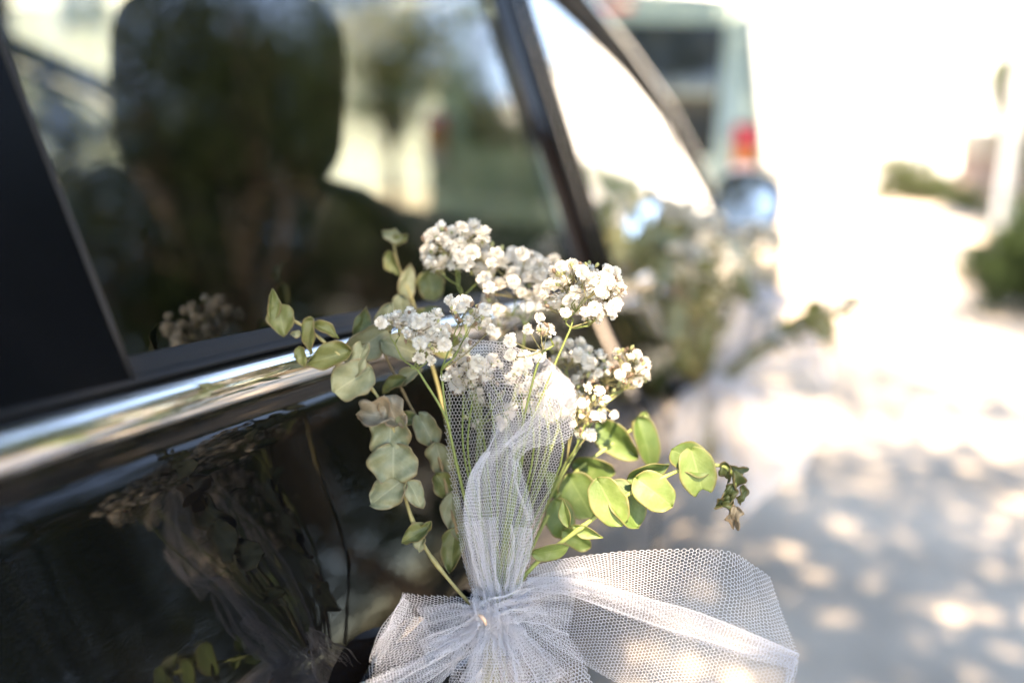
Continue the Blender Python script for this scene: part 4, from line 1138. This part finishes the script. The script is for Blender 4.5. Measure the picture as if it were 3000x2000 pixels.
# a narrow doubled fold down the right of the flap
net('fold', [[(1470, 1310, .4825), (1482, 1306, .4822), (1500, 1318, .483)], [(1560, 1210, .484), (1580, 1225, .4845), (1600, 1250, .486)], [(1640, 1090, .490), (1668, 1112, .491), (1688, 1150, .492)]], tm, TB, width=.026, seed=3, wrinkle=.0006)
net('fold', [[(1492, 1335, .482), (1510, 1345, .482), (1522, 1350, .483)], [(1510, 1430, .479), (1530, 1430, .479), (1548, 1440, .480)], [(1545, 1530, .480), (1556, 1525, .480), (1568, 1540, .482)]], tm, TB, width=.012, seed=4, wrinkle=.0004)
net('fold', [[(1418, 1326, .4815), (1428, 1320, .481), (1440, 1318, .481)], [(1372, 1400, .479), (1388, 1393, .479), (1408, 1396, .479)], [(1360, 1530, .478), (1385, 1530, .478), (1412, 1535, .478)], [(1400, 1720, .487), (1420, 1725, .486), (1440, 1730, .486)]], tm, TB, width=.03, seed=41, wrinkle=.0008)
# right tail, upper sheet (behind) and lower sheet (front) meeting along the bright fold
net('tail', [[(1540, 1712, .492), (1542, 1700, .493), (1544, 1688, .494), (1545, 1675, .495), (1546, 1662, .495)],
             [(1690, 1708, .486), (1685, 1690, .487), (1680, 1672, .489), (1672, 1654, .490), (1660, 1634, .491)],
             [(1870, 1765, .480), (1872, 1728, .482), (1874, 1690, .484), (1876, 1650, .486), (1880, 1610, .487)],
             [(2080, 1830, .475), (2090, 1780, .477), (2100, 1728, .479), (2106, 1672, .481), (2115, 1610, .482)],
             [(2240, 1880, .471), (2232, 1830, .473), (2226, 1778, .475), (2216, 1718, .477), (2204, 1652, .479)],
             [(2342, 1915, .469), (2322, 1862, .470), (2300, 1808, .472), (2280, 1752, .474), (2260, 1692, .476)]], tm, TB, seed=5, wrinkle=.0011, wf=(1, 2))
TL = [[(1535, 1700, .491), (1545, 1735, .489), (1550, 1772, .488), (1548, 1800, .488), (1540, 1830, .488)],
      [(1690, 1702, .485), (1685, 1765, .481), (1680, 1820, .480), (1672, 1870, .480), (1660, 1915, .482)],
      [(1880, 1762, .479), (1868, 1830, .474), (1850, 1895, .472), (1832, 1950, .472), (1812, 2000, .475)],
      [(2090, 1832, .474), (2070, 1905, .469), (2050, 1975, .467), (2030, 2035, .466), (2010, 2090, .468)],
      [(2342, 1915, .469), (2318, 1990, .464), (2296, 2062, .462), (2270, 2130, .461), (2240, 2190, .462)]]
net('tail', TL, tm, TB, seed=6, wrinkle=.0016, wf=(1, 2))
# the fold between them: the same cloth turned in on itself
net('fold', [[(1540, 1690, .488), (1545, 1702, .487), (1548, 1718, .487), (1546, 1732, .488)], [(1690, 1688, .483), (1690, 1706, .481), (1688, 1728, .480), (1684, 1752, .481)],
             [(1880, 1738, .477), (1878, 1762, .474), (1876, 1792, .473), (1868, 1822, .474)], [(2090, 1806, .472), (2088, 1832, .470), (2080, 1862, .468), (2070, 1895, .469)], [(2335, 1908, .468), (2342, 1918, .467), (2336, 1935, .466), (2328, 1960, .465)]], tm, TB, width=.055, seed=7, wrinkle=.0013, wf=(2, 3))
net('fold', [[(2342, 1915, .467), (2325, 1930, .466), (2300, 1940, .467)], [(2332, 1960, .464), (2318, 1975, .463), (2300, 1985, .464)], [(2312, 2030, .462), (2300, 2040, .461), (2285, 2045, .462)]], tm, TB, width=.022, seed=71, wrinkle=.0006)
# left loop: rear sheet out, front sheet back
net('loop', [[(1410, 1752, .493), (1405, 1785, .493), (1400, 1815, .493), (1395, 1850, .493)], [(1305, 1745, .487), (1295, 1800, .488), (1290, 1855, .489), (1300, 1905, .490)],
             [(1195, 1735, .480), (1180, 1795, .482), (1185, 1860, .483), (1205, 1930, .484)], [(1186, 1738, .479), (1130, 1835, .479), (1086, 1915, .480), (1085, 2010, .481)]], tm, TB, seed=8, width=.06, wrinkle=.0012, wf=(1, 3))
net('loop', [[(1186, 1738, .479), (1112, 1848, .476), (1079, 1922, .475), (1086, 2030, .476)], [(1218, 1800, .475), (1180, 1880, .471), (1165, 1945, .470), (1165, 2040, .472)],
             [(1300, 1862, .478), (1275, 1905, .474), (1265, 1960, .473), (1260, 2040, .475)], [(1395, 1822, .487), (1392, 1845, .485), (1392, 1868, .485), (1398, 1890, .487)]], tm, TB, seed=9, width=.062, wrinkle=.0012, wf=(1, 2))
net('fold', [[(1178, 1750, .476), (1190, 1752, .4755), (1204, 1760, .476)], [(1122, 1845, .473), (1140, 1850, .4725), (1160, 1860, .473)], [(1080, 1930, .473), (1095, 1940, .472), (1112, 1950, .473)]], tm, TB, width=.014, seed=91, wrinkle=.0004)
# bright band to lower left
net('tail', [[(1375, 1835, .484), (1385, 1855, .482), (1395, 1878, .482), (1405, 1900, .484)], [(1280, 1895, .476), (1288, 1915, .474), (1296, 1938, .474), (1305, 1960, .476)],
             [(1175, 1945, .470), (1182, 1970, .468), (1190, 1998, .468), (1198, 2030, .470)], [(1040, 2005, .466), (1048, 2040, .464), (1056, 2070, .464), (1066, 2100, .466)]], tm, TB, width=.052, seed=10, wrinkle=.0012, wf=(2, 4))
# hanging tails below the knot
HT = [[(1385, 1790, .486), (1420, 1810, .482), (1460, 1815, .481), (1505, 1800, .482), (1560, 1745, .487)],
      [(1335, 1885, .480), (1400, 1890, .474), (1475, 1890, .472), (1560, 1870, .474), (1640, 1830, .480)],
      [(1308, 1985, .477), (1395, 1990, .469), (1490, 1990, .467), (1600, 1980, .470), (1712, 1945, .476)],
      [(1290, 2110, .476), (1395, 2110, .467), (1500, 2110, .465), (1620, 2110, .468), (1760, 2080, .475)]]
net('tail', HT, tm, TB, width=.090, seed=12, wrinkle=.0024, wf=(2, 4))
net('tail', [[(x + 6, y + 4, t + .007) for x, y, t in row] for row in HT], tm, TB, width=.074, seed=13, wrinkle=.002, wf=(2, 3))
for k, (xa, xb, xc_) in enumerate(((1395, 1385, 1378), (1490, 1505, 1520))):
    net('fold', [[(1430 + 20 * k, 1840, .480), (1440 + 20 * k, 1842, .4795), (1452 + 20 * k, 1842, .480)], [(xb - 8, 1930, .469), (xb + 4, 1930, .468), (xb + 18, 1930, .469)], [(xc_ - 10, 2080, .463), (xc_ + 6, 2080, .462), (xc_ + 24, 2080, .463)]], tm, TB, width=.02, seed=14 + k, wrinkle=.0005)
# the knot: gathered bands wrapped over one another, and pinched fans running out of it
def band(path, w0, w1, cloth, seed, wr=.0022, wf=(4, 7), bulge=.004, nm='knot'):
    """path [(px, py, t)]; w0/w1 half widths in px at the ends, cloth = width of net gathered into it"""
    rows = []
    pa = np.array(path, float); ta = np.gradient(pa[:, :2], axis=0)
    for k, (p, d) in enumerate(zip(pa, ta)):
        d = d / np.linalg.norm(d); nrm = np.array([-d[1], d[0]]); f = k / (len(pa) - 1); hw = w0 + (w1 - w0) * f
        rows.append([(p[0] + nrm[0] * hw * q, p[1] + nrm[1] * hw * q, p[2] - bulge * (1 - q * q)) for q in (-1, -.5, 0, .5, 1)])
    net(nm, rows, tm, TB, width=cloth, seed=seed, wrinkle=wr, wf=wf)


band([(1362, 1862, .489), (1395, 1828, .482), (1440, 1798, .477), (1495, 1776, .479), (1552, 1768, .488)], 34, 42, .085, 120)
band([(1372, 1770, .490), (1400, 1790, .483), (1440, 1822, .478), (1480, 1852, .481), (1520, 1868, .488)], 26, 34, .070, 121)
band([(1420, 1718, .489), (1428, 1752, .483), (1436, 1792, .476), (1438, 1838, .478), (1430, 1886, .484)], 40, 46, .075, 122)
band([(1470, 1722, .490), (1476, 1760, .484), (1470, 1800, .479), (1478, 1850, .480), (1500, 1900, .482)], 36, 40, .060, 123)
for k, (pth, wa, wb, cl) in enumerate((
        ([(1470, 1790, .482), (1560, 1770, .484), (1680, 1790, .481)], 26, 84, .060), ([(1480, 1770, .483), (1570, 1720, .486), (1720, 1700, .483)], 20, 44, .040),
        ([(1420, 1800, .482), (1340, 1815, .480), (1245, 1850, .476)], 24, 78, .060), ([(1410, 1830, .482), (1330, 1870, .477), (1240, 1915, .472)], 20, 46, .050),
        ([(1430, 1840, .479), (1415, 1920, .472), (1390, 2010, .467)], 24, 50, .055), ([(1490, 1830, .479), (1545, 1910, .474), (1610, 2010, .470)], 24, 66, .060), ([(1460, 1840, .478), (1475, 1930, .470), (1495, 2020, .465)], 18, 40, .045),
        ([(1440, 1740, .484), (1425, 1640, .482), (1410, 1520, .480)], 22, 48, .050), ([(1490, 1740, .485), (1515, 1650, .484), (1530, 1540, .483)], 18, 36, .040))):
    band(pth, wa, wb, cl, 140 + k, .0016, (3, 5), .002, 'gather')
pts = spline([P(1402, 1800, .468), P(1412, 1806, .4665), P(1420, 1818, .466), P(1424, 1830, .467)], 10)
b = MB(); b.tube(pts, [.0004, .0007, .0009, .0010, .0010, .0009, .0008, .0007, .0006, .0003], 6); b.build('thread', MT['thread'], TB)


# ------------------------------------------------------------------ second bouquet, on the front door handle
def copy_tree(o, parent=None):
    c = o.copy(); COL.objects.link(c)
    if parent is not None: c.parent = parent
    for ch in [q for q in o.children]: copy_tree(ch, c)
    return c


K2 = P(2085, 1150, 1.325)
B2 = copy_tree(BQ)
B2.location = K2; B2.scale = (1.3,) * 3; B2.rotation_euler = (R(3), R(4), R(9))
B2['label'] = 'blurred bouquet of baby\'s breath and greenery on the front door below the wing mirror'
for k, (az, sc_) in enumerate(((40, 1.), (-35, 1.05), (75, .9), (-70, .95), (130, .9), (20, 1.15), (-15, 1.2), (160, 1.))):
    for br in EUB[1:3]:
        c = copy_tree(br, B2); c.rotation_euler = (R(6 * (k % 3) - 6), R((5, -8, 0, -18)[k % 4]), R(az)); c.scale = (sc_,) * 3
TB2 = thing('tulle_bow', K2, 'blurred white tulle bow hanging long beside the front door', 'tulle bow', 'tulle bows tied round the bouquets')
D = dict(cell=.0042, thick=.0009)
LP = [[(2085, 1130, 1.31), (2110, 1130, 1.30), (2140, 1130, 1.30), (2165, 1125, 1.31)], [(2095, 1020, 1.31), (2150, 1010, 1.30), (2200, 1005, 1.30), (2255, 1000, 1.31)],
      [(2120, 900, 1.32), (2180, 885, 1.31), (2240, 885, 1.31), (2310, 905, 1.32)], [(2150, 850, 1.34), (2205, 830, 1.34), (2260, 840, 1.34), (2320, 880, 1.34)]]
net('loop', LP, tm, TB2, seed=60, wrinkle=.004, width=.16, **D)
net('loop', lerp_rows(LP, .04), tm, TB2, seed=61, wrinkle=.004, width=.16, **D)
HT2 = [[(2085, 1120, 1.31), (2115, 1115, 1.30), (2150, 1115, 1.30), (2180, 1120, 1.31)], [(2095, 1230, 1.30), (2170, 1210, 1.28), (2250, 1190, 1.28), (2330, 1150, 1.30)],
       [(2110, 1360, 1.30), (2190, 1350, 1.28), (2270, 1330, 1.28), (2385, 1270, 1.30)], [(2140, 1520, 1.30), (2195, 1500, 1.28), (2260, 1440, 1.28), (2340, 1400, 1.30)]]
net('tail', HT2, tm, TB2, seed=62, wrinkle=.005, width=.2, **D)
net('tail', [[(2120, 1110, 1.32), (2135, 1105, 1.31), (2150, 1110, 1.32)], [(2230, 1010, 1.31), (2270, 1020, 1.30), (2290, 1080, 1.31)], [(2330, 930, 1.31), (2390, 980, 1.30), (2395, 1100, 1.31)], [(2330, 990, 1.32), (2400, 1040, 1.31), (2420, 1180, 1.32)]], tm, TB2, seed=64, wrinkle=.004, width=.16, **D)
net('tail', [[(1990, 1150, 1.31), (2030, 1130, 1.30), (2085, 1125, 1.30)], [(1960, 1240, 1.32), (2010, 1230, 1.31), (2090, 1230, 1.31)], [(1950, 1330, 1.33), (1990, 1340, 1.32), (2050, 1350, 1.32)]], tm, TB2, seed=65, wrinkle=.004, width=.1, **D)
for k in range(3):
    net('knot', [[(2075, 1110, 1.315), (2105, 1100 + 3 * k, 1.295), (2150, 1108, 1.30)], [(2070, 1130, 1.305), (2105, 1128, 1.285), (2155, 1130, 1.295)], [(2078, 1155, 1.315), (2110, 1158 - 2 * k, 1.295), (2145, 1150, 1.305)]], tm, TB2, seed=66 + k, wrinkle=.004, width=.09, length=.06, **D)
